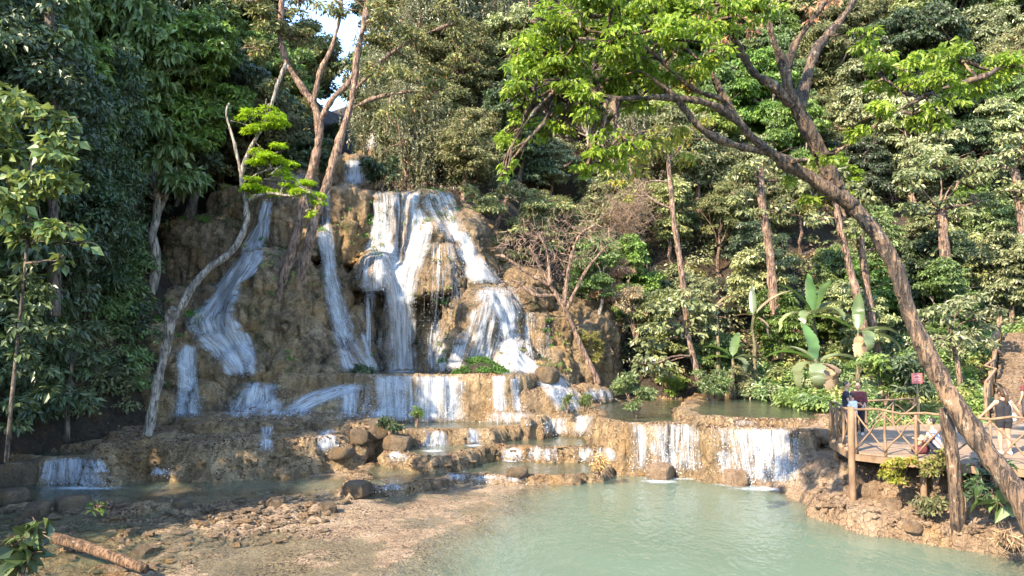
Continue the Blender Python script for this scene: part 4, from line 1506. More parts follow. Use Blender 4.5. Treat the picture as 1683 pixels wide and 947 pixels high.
traced('leaning_tree', 'big leaning tree with forked trunk and bright green hanging leaves over the deck', 'tree', hb_, [
    ([(1710, 880, 15.0), (1682, 830, 15.3), (1640, 768, 15.6), (1600, 708, 15.9), (1562, 652, 16.1), (1530, 592, 16.3), (1505, 540, 16.5), (1488, 490, 16.6), (1468, 430, 16.7), (1440, 385, 16.8), (1402, 340, 16.9), (1368, 303, 17)], 25, 11.5),
    ([(1375, 310, 17), (1345, 245, 16.8), (1318, 192, 16.6), (1298, 150, 16.4), (1288, 110, 16.3), (1272, 70, 16.1), (1262, 35, 16)], 17, 4),
    ([(1312, 180, 16.6), (1330, 112, 16.8), (1348, 72, 17), (1390, 22, 17.2), (1410, -25, 17.4)], 14, 6),
    ([(1318, 190, 16.6), (1270, 140, 16.3), (1240, 120, 16), (1214, 75, 15.8), (1190, 25, 15.5), (1176, -25, 15.4)], 10, 4),
    ([(1290, 118, 16.4), (1310, 70, 16.2), (1350, 10, 16), (1365, -25, 16)], 7, 3),
    ([(1400, 338, 16.9), (1332, 292, 16.6), (1270, 254, 16.3), (1226, 214, 16), (1192, 165, 15.8), (1168, 118, 15.6)], 15, 4),
    ([(1262, 250, 16.3), (1200, 236, 16), (1150, 210, 15.6), (1110, 160, 15.3), (1060, 120, 15)], 8, 3),
    ([(1226, 214, 16), (1170, 172, 15.6), (1090, 160, 15.2), (1000, 160, 15), (930, 130, 15)], 6, 2),
    ([(1190, 165, 15.8), (1130, 140, 15.4), (1050, 70, 15), (960, 50, 15)], 5, 2),
    ([(1352, 260, 16.8), (1400, 235, 16.6), (1470, 185, 16.4), (1540, 150, 16.2), (1620, 125, 16)], 5, 2),
], cl(Lc, 15.4, 1.2, 1) + cl(Lc2, 15.6, 1.2, 12) + cl(Rc, 16.3, 0.8, 2), M['bark_hero'], L_['lime'], 0.155, 0.07, 0.46, 0.8, 0.9, up=0.2, seed=1, nside=18,
    crowns=[(cl([(1205, 15, 34), (1232, 50, 30), (1372, 15, 34), (1180, 60, 24), (1160, 20, 24), (1330, 30, 24), (1100, 95, 20)], 16.2, 0.5), L_['rust'], 0.14, 0.05, 0.12),
            (cl([(1080, 235, 26), (1050, 270, 24), (1110, 215, 22), (1010, 285, 22), (1130, 255, 18)], 16, 0.6), L_['yellow'], 0.22, 0.09, 0.4)])
# --- twin trunks on the brown mound
h_ = hit(472, 470) or P(472, 478, 37.4)
YT = h_.y + 0.25
Tc = [(440, 30, 42), (470, 60, 34), (428, 85, 32), (500, 18, 36), (478, 112, 26), (562, 12, 26), (622, 30, 42), (642, 80, 42), (682, 60, 42), (660, 130, 36), (702, 110, 36), (622, 120, 28), (606, 170, 24), (742, 40, 40), (760, 95, 32), (642, 182, 30), (692, 172, 30), (458, 142, 26), (500, 60, 20), (720, 150, 28), (600, 5, 30), (420, 5, 36)]
traced('twin_trunk_tree', 'tall pink-barked tree with two long trunks standing on the brown mound', 'tree', P(472, 480, YT), [
    ([(460, 500, YT), (464, 470, YT), (480, 415, YT), (496, 350, YT), (508, 300, YT), (520, 250, YT), (525, 215, YT), (520, 182, YT), (514, 165, YT)], 11.5, 6.5),
    ([(514, 168, YT), (494, 140, YT), (470, 100, YT), (460, 60, YT), (462, 20, YT), (464, -25, YT)], 7, 4),
    ([(516, 170, YT), (526, 120, YT), (545, 80, YT), (556, 40, YT), (562, -10, YT)], 6, 3),
    ([(522, 205, YT), (545, 165, YT), (576, 132, YT), (590, 90, YT), (600, 40, YT)], 6, 2),
    ([(484, 505, YT), (488, 478, YT), (503, 420, YT), (522, 345, YT), (541, 290, YT), (560, 226, YT), (575, 180, YT), (581, 150, YT), (586, 100, YT), (596, 50, YT), (606, 0, YT), (610, -25, YT)], 11, 4.5),
    ([(581, 150, YT), (610, 120, YT), (640, 90, YT), (690, 60, YT), (740, 40, YT)], 4, 2),
    ([(575, 180, YT), (620, 160, YT), (680, 150, YT)], 4, 2)],
    cl(Tc, YT, 1.6, 3), M['bark_pink'], L_['olive'], 0.24, 0.10, 0.34, 0.75, 0.6, seed=2, up=0.25)
# --- pale crooked tree with feathery sprays
h_ = hit(243, 716) or P(243, 716, 29.5)
YC = h_.y
Fc_ = [(430, 186, 36), (412, 208, 26), (456, 204, 24), (440, 252, 36), (418, 262, 28), (466, 268, 22), (440, 298, 38), (414, 318, 24), (472, 304, 20), (506, 312, 30), (522, 326, 20), (510, 352, 11), (404, 190, 16)]
traced('crooked_tree', 'thin crooked pale-barked tree with feathery lime green sprays in front of the falls', 'tree', h_, [
    ([(236, 730, YC), (243, 712, YC), (254, 655, YC), (268, 590, YC + .2), (282, 532, YC + .4), (300, 500, YC + .6), (318, 470, YC + .8), (345, 440, YC + 1), (375, 420, YC + 1.2), (393, 395, YC + 1.4), (405, 365, YC + 1.5), (404, 330, YC + 1.6), (397, 290, YC + 1.6), (409, 250, YC + 1.6), (430, 210, YC + 1.6), (445, 178, YC + 1.6), (456, 140, YC + 1.6), (470, 105, YC + 1.6)], 10, 3),
    ([(272, 575, YC + .2), (278, 540, YC + .1), (276, 518, YC), (288, 506, YC)], 7, 6),
    ([(404, 330, YC + 1.6), (440, 318, YC + 1.4), (480, 322, YC + 1.2), (510, 316, YC + 1)], 3.5, 1.5),
    ([(400, 300, YC + 1.6), (425, 285, YC + 1.4), (455, 275, YC + 1.2)], 2.5, 1.2),
    ([(397, 290, YC + 1.6), (385, 235, YC + 1.6), (372, 190, YC + 1.7), (376, 170, YC + 1.7)], 3, 1)],
    cl(Fc_, YC + 1.4, 0.3, 4), M['bark_grey'], L_['fern'], 0.15, 0.05, 0.42, 0.35, 0.35, seed=3, up=0.8)
# --- leafless pinkish tree right of the falls
YB = 36.2
bt = traced('bare_tree', 'leafless pinkish tree leaning left beside the right foot of the cliff', 'tree', P(980, 625, YB), [
    ([(984, 632, YB), (972, 605, YB), (955, 570, YB), (930, 512, YB), (905, 470, YB), (884, 432, YB), (870, 405, YB)], 7.5, 2),
    ([(905, 470, YB), (862, 446, YB), (832, 424, YB), (815, 420, YB)], 4, 1.5),
    ([(926, 504, YB), (935, 440, YB), (950, 390, YB), (978, 370, YB)], 5, 1.5),
    ([(905, 470, YB), (898, 410, YB), (880, 380, YB)], 4, 1.5),
    ([(930, 512, YB), (964, 444, YB), (1000, 402, YB)], 4, 1.5),
    ([(915, 485, YB), (880, 485, YB), (846, 462, YB), (826, 470, YB)], 4, 1.5)], [], M['bark_pink'], None, .1, .1, seed=4)
rT = random.Random(5)
cz_ = [tuple(P(a, b, YB + rT.uniform(-.6, .6)) - P(980, 625, YB)) for a, b in ((830, 420), (850, 400), (880, 380), (905, 395), (940, 385), (975, 370), (1000, 400), (960, 420), (900, 440), (930, 430), (860, 450), (845, 470), (880, 420), (985, 385), (920, 370))]
obj('crown', twig_mesh('bare_tree_crown', rT, cz_, 0, 700, L_['twig'], 0.65), bt)
# --- slender and tall trunks of the sunlit side
YS = 37.0
traced('slender_tree', 'slender upright tree with thin yellowing leaves in front of the dark slope', 'tree', P(1130, 520, YS), [
    ([(1130, 540, YS), (1124, 480, YS), (1116, 420, YS), (1107, 360, YS), (1101, 300, YS), (1098, 255, YS)], 7, 4),
    ([(1108, 345, YS), (1064, 322, YS), (1035, 275, YS), (1040, 225, YS)], 3, 1), ([(1064, 322, YS), (1030, 320, YS), (1005, 300, YS)], 2, 1),
    ([(1101, 300, YS), (1060, 300, YS), (1030, 335, YS)], 2, 1), ([(1098, 262, YS), (1125, 235, YS), (1140, 210, YS)], 3, 1)],
    cl([(1030, 235, 20), (1045, 270, 18), (1010, 300, 18), (1130, 230, 22), (1150, 210, 20), (1095, 240, 20), (1060, 250, 16), (1080, 215, 18), (1035, 325, 14)], YS, .5), M['bark_pink'], L_['yellow'], .22, .09, 0.25, seed=6)


def tall(label, pts, r0, r1, Y, crown, kind, L=0.27, W=0.13, dens=0.45, bark='bark_pink', seed=0, name='tall_tree'):
    pp = [(a, b, Y) for a, b in pts]
    traced(name, label, 'tree', P(pts[0][0], pts[0][1], Y), [(pp, r0, r1)], cl(crown, Y, 1.0, seed), M[bark], L_[kind], L, W, dens, seed=seed, droop=0.6, up=.3)


tall('tall straight pinkish trunk rising behind the withered banana plant', [(1280, 590), (1276, 530), (1270, 470), (1266, 420), (1252, 330), (1250, 270)], 12, 6, 37, [(1230, 290, 36), (1270, 260, 40), (1300, 300, 34), (1240, 350, 26), (1215, 330, 26), (1290, 350, 26)], 'silver', seed=11)
tall('leaning pale trunk just left of the big leaning tree', [(1425, 570), (1412, 500), (1396, 440), (1378, 360), (1370, 310)], 9, 6, 34, [(1340, 310, 34), (1385, 290, 34), (1410, 330, 30), (1345, 360, 26), (1420, 370, 24)], 'silver', seed=12)
tall('second pale trunk behind the upright banana plant, leaning left', [(1446, 600), (1432, 520), (1420, 440), (1412, 380)], 8, 6, 35, [(1400, 380, 28), (1440, 360, 32), (1450, 410, 24)], 'mid', seed=13)
tall('thick reddish trunk with spreading pale leaves left of the stairs', [(1570, 620), (1564, 540), (1560, 470), (1552, 400), (1545, 345)], 14, 9, 36, [(1500, 300, 36), (1540, 270, 40), (1590, 290, 38), (1620, 330, 30), (1500, 350, 26), (1570, 340, 30), (1610, 270, 30)], 'silver', seed=14)
tall('reddish trunk with pale leaves at the right edge above the stairs', [(1690, 470), (1684, 400), (1676, 330), (1668, 280)], 11, 7, 38, [(1640, 270, 34), (1680, 240, 38), (1660, 310, 28), (1690, 320, 30)], 'silver', seed=15)
tall('small tree with whitish leaves leaning over the water at the foot of the cliff', [(1150, 630), (1140, 590), (1128, 545), (1118, 520)], 7, 4, 35.5, [(1090, 508, 30), (1128, 498, 32), (1162, 515, 28), (1078, 538, 26), (1110, 545, 28), (1066, 572, 26), (1085, 600, 26), (1150, 540, 24), (1060, 605, 24)], 'silver', 0.3, 0.17, 0.6, seed=16, name='white_leaved_tree')
tall('sunlit pale-leaved bush tree beside the stair railing', [(1580, 640), (1572, 590), (1560, 550)], 6, 3, 31, [(1540, 520, 34), (1585, 500, 36), (1620, 520, 32), (1560, 555, 30), (1605, 560, 26), (1530, 560, 24)], 'silver', 0.24, 0.12, 0.45, seed=17, name='pale_leaved_tree')
tall('drooping broadleaf tree over the right foot of the cliff', [(800, 440), (805, 400), (820, 360), (835, 320)], 7, 4, 41, [(800, 340, 34), (840, 310, 36), (880, 340, 36), (850, 370, 32), (900, 390, 34), (820, 390, 26), (860, 420, 28), (930, 350, 34), (770, 320, 22)], 'olive', 0.22, 0.10, 0.5, seed=18, name='broadleaf_tree')
# --- left bank: near big-leaved climber, dark shrub, vine-wrapped trunk
YL = 17.0
traced('climber_covered_shrub', 'big-leaved climber hanging in yellow-green tiers at the left edge', 'shrub', P(20, 740, YL), [
    ([(10, 760, YL), (25, 600, YL), (40, 450, YL), (50, 320, YL), (55, 210, YL)], 4, 2)],
    cl([(20, 180, 46), (72, 195, 44), (30, 250, 50), (92, 255, 40), (108, 305, 30), (60, 305, 46), (15, 325, 46), (118, 375, 22), (78, 375, 36), (30, 390, 40), (105, 425, 16), (138, 405, 14), (-10, 240, 50), (0, 165, 40)], YL, .7, 7), M['bark_dark'], leaf_mat('leaf_climber', (0.065, 0.115, 0.03), (0.19, 0.22, 0.045), (0.25, 0.3, 0.05), 0.3, 0.5, 0.4), 0.26, 0.17, 0.75, .7, .7, big=True, seed=8, up=.5,
    crowns=[(cl([(20, 450, 40), (60, 480, 40), (10, 520, 46), (50, 560, 44), (15, 600, 46), (60, 630, 40), (20, 680, 46), (90, 530, 30)], YL + .5, .6), L_['dark'], .21, .095, .45)])
traced('dark_shrub', 'dark blue-green shrub with long leaves overhanging the left bank', 'shrub', P(110, 715, 26), [
    ([(110, 725, 26), (112, 660, 26), (118, 600, 26)], 6, 3)],
    cl([(100, 560, 48), (142, 600, 42), (70, 620, 50), (125, 655, 42), (60, 680, 42), (150, 545, 26)], 26, .8), M['bark_dark'], L_['dark'], .34, .12, .55, seed=9, up=.4)
traced('vine_wrapped_tree', 'tree trunk wrapped in dark heart-shaped vine leaves near the top left', 'tree', P(85, 480, 24), [
    ([(90, 520, 24), (88, 380, 24), (84, 200, 24), (82, 20, 24), (80, -30, 24)], 12, 8)],
    cl([(82, y_, 30) for y_ in range(0, 330, 26)] + [(55, 40, 24), (105, 60, 22), (60, 110, 20), (100, 130, 20)], 24, .3), M['bark_dark'], L_['dark'], .24, .2, .42, seed=10, droop=1.4, up=.0)
traced('sunlit_shrub', 'sunlit yellow-green bush standing behind the vine-wrapped trunk', 'shrub', P(10, 260, 30), [
    ([(10, 280, 30), (14, 200, 30), (18, 130, 30)], 6, 3)], cl([(10, 100, 36), (40, 125, 26), (0, 140, 36), (30, 80, 24)], 30, .6), M['bark_dark'], L_['yellow'], .24, .12, .5, seed=19)

# --- bushes on the pool bank
def bush(name, label, px, py, z, rp, hp, kind, L=0.16, W=0.05, dens=.5, seed=0, flat=0.9, group=None, Y=None):
    b = G(px, py, z) if Y is None else P(px, py, Y)
    Y = b.y
    cs = [(px + rnd.uniform(-.55, .55) * rp, py - hp * rnd.uniform(.3, .95), rp * rnd.uniform(.35, .55), Y) for _ in range(9)]
    br = [([(px, py + 3, Y), ((px + c[0]) / 2, (py + c[1]) / 2, Y), (c[0], c[1], Y)], 1.6, .6) for c in cs[:7]]
    t = traced(name, label, 'shrub', b, br, cl([c[:3] for c in cs], Y, rp * Y / F_PX * .5, seed), M['bark_pink'], L_[kind], L, W, dens, flat, .3, seed=100 + seed, up=.25, nside=5, group=group)
    t.children[0].name = 'stems'
    return t


bush('shrub', 'round green bush with straw-coloured stems on the lip of the right hand fall', 1045, 684, 1.78, 38, 62, 'mid', seed=1)
bush('shrub', 'dark green bush growing out of the water left of the banana plants', 1168, 668, 1.74, 36, 58, 'mid', seed=2)
bush('shrub', 'feathery olive bush standing between the dark bush and the banana plants', 1222, 662, 1.74, 36, 60, 'olive', seed=3)
bush('shrub', 'low light green bush between the whitish tree and the dark bush', 1105, 655, 1.74, 30, 44, 'lime', seed=4)
bush('shrub', 'broad-leaved pale bush at the foot of the drooping banana plant', 1290, 660, 1.74, 42, 60, 'silver', .26, .15, seed=5)
bush('shrub', 'leafy bush right of the three people at the deck corner', 1455, 664, 1.6, 48, 90, 'mid', .24, .11, seed=6, Y=28.5)
bush('shrub', 'dark fern-leaved bush behind the middle of the deck', 1500, 668, 1.6, 44, 80, 'dark', .28, .1, seed=7, Y=28)
bush('shrub', 'yellow-leaved bush below the deck beside its middle post', 1480, 806, .6, 34, 52, 'yellow', .11, .05, seed=8, Y=18.8)
bush('shrub', 'yellow-green bush below the deck against the upright log', 1538, 800, .6, 26, 60, 'yellow', .11, .05, seed=9, Y=18.3)
bush('shrub', 'dark leafy plant in the shade under the leaning trunk', 1622, 850, .6, 40, 95, 'dark', .24, .12, seed=10, Y=17.2)
bush('shrub', 'low weeds on the rocks at the foot of the upright log', 1535, 846, .5, 34, 26, 'olive', .12, .05, seed=11, Y=18.0)
bush('shrub', 'small dark plant on the rock beside the wide curtain', 640, 712, 1.25, 22, 24, 'dark', .16, .06, seed=12)
bush('shrub', 'thin sapling standing in the middle terrace', 684, 700, 1.2, 15, 34, 'mid', .14, .05, .3, seed=13)
bush('shrub', 'grassy tuft at the corner of the slanting broken cascade', 932, 676, 1.72, 12, 30, 'mid', .16, .04, .4, seed=14)
bush('shrub', 'second grassy tuft in the right hand pool by the slanting cascade', 962, 674, 1.72, 15, 24, 'mid', .16, .04, .4, seed=15)
bush('shrub', 'straw-coloured plant on the front lip of the lower terrace', 985, 784, .25, 18, 40, 'straw', .16, .04, .4, seed=16)
bush('shrub', 'small dark plant at the base of the slim fall', 603, 618, 3.1, 26, 12, 'dark', .14, .07, .5, seed=17, Y=34.0)
bush('shrub', 'large wild taro leaves in the shade right of the upright log', 1645, 850, .6, 36, 50, 'mid', .5, .3, .3, seed=18, Y=16.8)
bush('shrub', 'dry grass tuft hanging from the end of the lower ledge', 1655, 895, .3, 18, 26, 'straw', .28, .015, .25, seed=20, Y=16.0)
bush('shrub', 'broad dark green leaves poking into the bottom left corner', 38, 945, .1, 62, 84, 'dark', .36, .22, .36, seed=21, Y=13.2)
bush('shrub', 'pale green seedling on the rocks above the bottom left leaves', 160, 842, .15, 12, 16, 'mid', .2, .12, .3, seed=22, Y=18.2)
bush('shrub', 'golden hanging moss clump at the right end of the cliff', 968, 610, 2.4, 26, 66, 'yellow', .14, .05, .4, seed=23, Y=36.8)
bush('shrub', 'orange-brown dry thicket above the right foot of the cliff', 1000, 520, 4, 46, 84, 'straw', .16, .05, .35, seed=24, Y=39)
bush('shrub', 'brownish dry thicket below the slender tree', 1045, 560, 4, 40, 84, 'straw', .16, .05, .3, seed=25, Y=38.5)
bush('shrub', 'glossy dark bush on the cliff edge right of the upper fall', 628, 312, 12, 36, 56, 'dark', .2, .1, .6, seed=26, Y=43.5)
# mossy mound on the tier
mm = thing('moss_mound', 'bright green mossy mound on the edge of the tier', 'moss', P(792, 617, 34.0))
b0 = P(792, 617, 34.0)
C = np.array([tuple(P(a, b, 34.0 + dy) - b0) for a, b, dy in ((770, 610, 0), (785, 603, .2), (800, 600, .3), (812, 606, .1), (822, 612, 0), (758, 614, 0), (795, 610, -.2), (780, 595, .4), (790, 594, .4))])
V, Fq = clump_leaves(np.random.default_rng(3), C, np.full(len(C), .42), 6500, .10, .055, .6, .3, up=.4)
obj('leaves', mk_mesh('moss_leaves', V, Fq, L_['moss'], False), mm)
mbm = MB(); mbm.ball((0, .15, .1), .85, .6, .45, 16, 10); mbm.build('mound', M['soil'], mm)


# --- banana plants
M['banana'] = leaf_mat('banana_leaf', (0.055, 0.115, 0.02), (0.10, 0.18, 0.04), (0.2, 0.33, 0.04), .38, .6, .35)
M['banana_pale'] = leaf_mat('banana_leaf_pale', (0.11, 0.155, 0.06), (0.19, 0.235, 0.115), (0.3, 0.35, 0.15), .25, .6, .35)
M['banana_dry'] = leaf_mat('banana_leaf_dry', (0.22, 0.155, 0.095), (0.36, 0.27, 0.18), (0.4, 0.28, 0.16), .25, .2, .7)
M['banana_stem'] = bark_mat('banana_stem', (0.08, 0.075, 0.035), (0.24, 0.19, 0.11))


def banana_leaf(az, el, ln, wd, droop, r):
    ln *= 1.0; wd *= 1.2; droop *= 1.3
    n = 22
    p = Vector((0, 0, 0)); a = el
    ctr = [p.copy()]; dirs = []
    for i in range(n):
        d = Vector((math.cos(az) * math.cos(a), math.sin(az) * math.cos(a), math.sin(a)))
        p = p + d * ln / n
        ctr.append(p.copy()); dirs.append(d)
        a -= droop / n * (0.5 + i / n * 1.2)
    dirs.append(dirs[-1])
    side = Vector((-math.sin(az), math.cos(az), 0))
    V, Fq = [], []
    for i, (c, d) in enumerate(zip(ctr, dirs)):
        t = i / n
        wv = wd * (0.04 if t < 0.12 else max(0.03, math.sin(math.pi * min(1, (t - .1) / .9) ** .75)) ** .6) * .5
        up = side.cross(d).normalized()
        if up.z < 0 and abs(d.z) < .9: up = -up
        for sgn, lift in ((-1, 1), (0, 0), (1, 1)):
            jag = 1 - (r.random() * (.5 if droop > 1.5 else .25) if i % 2 else 0)
            V.append(c + side * sgn * wv * jag * .94 + up * lift * wv * .30)
    for i in range(n):
        for k in (0, 1):
            Fq.append((i * 3 + k, i * 3 + k + 1, (i + 1) * 3 + k + 1, (i + 1) * 3 + k))
    return V, Fq


def banana(label, pxc, pyc, Y, stem_h, leaves, seed, r_st=.095):
    r = random.Random(seed)
    top = P(pxc, pyc, Y)
    base = top - Vector((0, 0, stem_h))
    t = thing('banana_plant', label, 'banana plant', base)
    mb = MB()
    mb.tube(limb_pts((0, 0, -.3), (0, 0, stem_h), .03, 6, r), [r_st * 1.2, r_st * 1.1, r_st, r_st * .95, r_st * .85, r_st * .7, r_st * .5], 10)
    mb.build('stem', M['banana_stem'], t)
    for (az, el, ln, wd, dr, mt) in leaves:
        lb = MB(); V, Fq = banana_leaf(math.radians(az), math.radians(el), ln, wd, dr, r)
        lb.add([v + Vector((0, 0, stem_h)) for v in V], Fq)
        lb.build('leaf', M[mt], t)
    return t


B, Bp, Bd = 'banana', 'banana_pale', 'banana_dry'
banana('nearest banana plant with broad dry leaves drooping over its stem', 1343, 598, 30.5, 1.9, [(100, 70, 1.9, .5, .4, B), (170, 35, 2.0, .5, .9, B), (10, 30, 1.9, .5, 1.0, Bp), (200, 10, 1.9, .55, 2.2, Bp), (-70, -20, 1.8, .62, 1.6, Bd), (-40, -5, 1.7, .6, 2.0, Bd), (-110, 5, 1.7, .55, 2.4, Bp), (30, 0, 1.6, .5, 1.8, Bd), (140, 45, 1.6, .45, .7, Bp)], 1)
banana('tall banana plant with upright bright green leaves behind the drooping one', 1338, 520, 34, 3.2, [(90, 82, 2.0, .5, .3, B), (160, 62, 2.1, .55, .6, B), (30, 68, 2.0, .5, .5, B), (190, 20, 2.1, .5, 1.4, Bp), (-10, 20, 2.2, .5, 1.3, Bp), (-60, 35, 1.8, .5, 1.4, Bp), (230, 25, 1.8, .5, 1.4, Bp), (15, 45, 1.9, .5, 1.0, Bp)], 2)
banana('banana plant with one upright leaf and dry skirt near the leaning trunk', 1410, 548, 32, 2.6, [(60, 72, 1.9, .45, .3, B), (165, 40, 2.1, .5, .7, B), (5, 20, 1.9, .5, .8, Bp), (-80, 15, 1.5, .5, 2.2, Bp), (-5, 5, 2.0, .45, 1.0, Bp), (30, -50, 1.3, .5, .8, Bd), (-100, -55, 1.4, .5, .6, Bd), (-50, -50, 1.4, .5, .7, Bd)], 3)
banana('young banana plant with a few narrow green leaves beside the dark bush', 1204, 590, 35, 1.6, [(55, 62, 1.5, .4, .3, B), (150, 45, 1.5, .4, .8, B), (10, 20, 1.5, .4, 1.0, Bp), (-60, 10, 1.3, .4, 1.8, Bp), (165, 15, 1.4, .4, .6, B)], 4)
banana('withered banana plant with bleached brown leaves arching both ways', 1238, 520, 36, 3.4, [(170, 40, 2.4, .3, 1.5, Bd), (10, 45, 2.5, .35, .5, Bd), (75, 75, 1.6, .3, .2, Bp), (160, 20, 1.8, .3, 2.2, Bd), (-40, -20, 1.4, .3, 1.2, Bd)], 5)
banana('leafless dead banana stalk with a bleached leaf left of the withered one', 1176, 510, 35.5, 3.4, [(20, 60, 1.5, .3, 1.2, Bd), (40, 35, 1.4, .3, .9, Bd)], 6)


# ================================================================== STONES AND WOOD
def rock_mesh(name, seed, mat, sq=(1, 1, .7), n=22):
    mb = MB(); mb.ball((0, 0, 0), 1, 1, 1, n, n // 2 + 2)
    V = np.array(mb.v, float)
    q_ = V + seed * 5.3
    V = V * (1 + .28 * fbm(q_ * 1.1, 3, seed) + .09 * fbm(q_ * 4, 3, seed + 5))[:, None]
    cut = .75 + .15 * vnoise(q_ * .7, seed)
    V = np.sign(V) * np.minimum(np.abs(V), cut[:, None]) * np.array(sq)
    return mk_mesh(name, V, mb.f, mat)


ROCKS = [rock_mesh('boulder', s, M['boulder'], (1, .9, .62 + .06 * (s % 3))) for s in range(1, 6)]
ROCKB = [rock_mesh('bank_boulder', s, M['bank'], (1, .9, .7)) for s in range(6, 10)]
for i, (px, py, rp, bank, lab) in enumerate([
    (588, 797, 25, 0, 'round ochre boulder standing alone in the shallow stream'),
    (715, 792, 19, 0, 'ochre rock at the left end of the front lip'),
    (560, 740, 22, 0, 'brown rock on the dry ledge right of the small spout'),
    (655, 722, 30, 0, 'humped ochre boulder under the small dark plant'),
    (620, 700, 26, 0, 'tan boulder behind the small dark plant'),
    (590, 712, 22, 0, 'flat brown boulder left of the small dark plant'),
    (30, 770, 42, 0, 'dark brown rock bank lump at the far left edge of the water'),
    (20, 810, 30, 0, 'low dark rock left of the frothy fall'),
    (300, 824, 20, 0, 'small flat rock in the shallows near the pale tree'),
    (235, 905, 18, 0, 'ochre stone at the end of the fallen log'),
    (120, 822, 34, 0, 'wide flat orange-brown rock below the frothy fall'),
    (60, 835, 26, 0, 'orange-brown rock at the left edge below the frothy fall'),
    (850, 772, 20, 0, 'leaf-covered rock on the front lip'),
    (455, 822, 20, 0, 'pale stone on top of the rubble bar'),
    (540, 832, 16, 0, 'reddish stone at the right end of the rubble bar'),
    (1352, 712, 22, 1, 'sunlit tan boulder under the deck corner'),
    (1085, 768, 26, 1, 'pinkish rock at the foot of the white curtain'),
    (1210, 782, 30, 1, 'flat pinkish rock between the two right hand curtains'),
    (1430, 800, 24, 1, 'pale block on the bank below the deck corner'),
    (1465, 825, 22, 1, 'pale angular block on the bank above the lower ledge'),
    (1510, 832, 20, 1, 'cracked pale stone on the bank beside the weeds'),
    (1400, 805, 18, 1, 'small pale stone below the corner post'),
    (1500, 862, 16, 1, 'white-faced stone set in the lower ledge'),
    (1660, 880, 24, 1, 'pale stone at the right end of the lower ledge'),
    (900, 610, 22, 0, 'smooth tan boulder beside the small domed fall'),
]):
    h_ = hit(px, py + rp * .5) or G(px, py, 0)
    s_ = rp * h_.y / F_PX
    me = (ROCKB if bank else ROCKS)[i % (4 if bank else 5)]
    o = obj('boulder', me, None, (h_.x, h_.y, h_.z + s_ * .22))
    o.scale = (s_, s_, s_); o.rotation_euler = (rnd.uniform(-.2, .2), rnd.uniform(-.2, .2), rnd.uniform(0, 6.28))
    tag(o, lab, 'rock', 'boulders round the pool')


def scatter_stones(name, label, pts, smin, smax, mat, seed):
    r = np.random.default_rng(seed)
    V0 = []
    base = MB(); base.ball((0, 0, 0), 1, 1, .7, 6, 4)
    bv = np.array(base.v)
    vs, fs = [], []
    for k, (x, y, z_) in enumerate(pts):
        s_ = smin + (smax - smin) * r.random() ** 2.5
        a = r.uniform(0, 6.28)
        q_ = bv * (1 + r.uniform(-.35, .35, (len(bv), 1))) * s_ * np.array([r.uniform(.8, 1.5), r.uniform(.7, 1.1), r.uniform(.5, .9)])
        q_ = np.stack([q_[:, 0] * math.cos(a) - q_[:, 1] * math.sin(a), q_[:, 0] * math.sin(a) + q_[:, 1] * math.cos(a), q_[:, 2]], 1)
        b_ = len(vs)
        vs.extend((q_ + np.array([x, y, z_ + s_ * .25])).tolist())
        fs.extend([tuple(b_ + i for i in f) for f in base.f])
    return tag(obj(name, mk_mesh(name, vs, fs, mat, False)), label, 'rubble', kind='stuff')


def pts_px(n, poly, seed, zmin=-.12):
    r = random.Random(seed)
    xs = [p[0] for p in poly]; ys = [p[1] for p in poly]
    out = []
    for _ in range(n * 8):
        px, py = r.uniform(min(xs), max(xs)), r.uniform(min(ys), max(ys))
        if poly_sd(np.array([px]), np.array([py]), poly)[0] < 0: continue
        h_ = hit(px, py)
        if h_ is None or h_.z < zmin: continue
        out.append(tuple(h_))
        if len(out) >= n: break
    return out


scatter_stones('rubble', 'loose orange rubble on the sunlit bar in the shallows', pts_px(500, [(360, 815), (500, 800), (560, 830), (540, 880), (420, 900), (300, 900)], 3), .02, .11, M['boulder'], 1)
scatter_stones('rubble', 'scattered stones over the shaded left shallows', pts_px(260, [(0, 810), (200, 805), (420, 800), (640, 800), (520, 850), (300, 940), (0, 947)], 4, -.08), .025, .16, M['boulder'], 2)
scatter_stones('rubble', 'broken stones and dead leaves along the ledges', pts_px(450, [(170, 700), (600, 690), (690, 700), (1000, 740), (1000, 790), (700, 790), (200, 780)], 5, .3), .02, .12, M['boulder'], 3)
scatter_stones('rubble', 'pale broken stones on the right bank', pts_px(160, [(1330, 720), (1420, 780), (1640, 850), (1640, 890), (1350, 850), (1320, 800)], 6, .2), .03, .14, M['bank'], 4)

# dead leaves lying on the ledges
lp_ = pts_px(800, [(170, 695), (600, 690), (700, 700), (1000, 735), (1000, 790), (700, 790), (500, 830), (200, 900), (60, 820)], 8, .02)
r_ = np.random.default_rng(5)
pp = np.array(lp_) + np.array([0, 0, .03])
V, Fq = leaf_geo(pp, r_.normal(size=pp.shape) * .35 + np.array([0, 0, 1]), r_.normal(size=pp.shape), .16, .08, r_)
tag(obj('fallen_leaves', mk_mesh('fallen_leaves', V, Fq, leaf_mat('dead_leaf', (.06, .028, .016), (.20, .10, .05), (.1, .05, .02), .1, .2, .7), False)), 'brown dead leaves lying on the ledges', 'fallen leaves', kind='stuff')

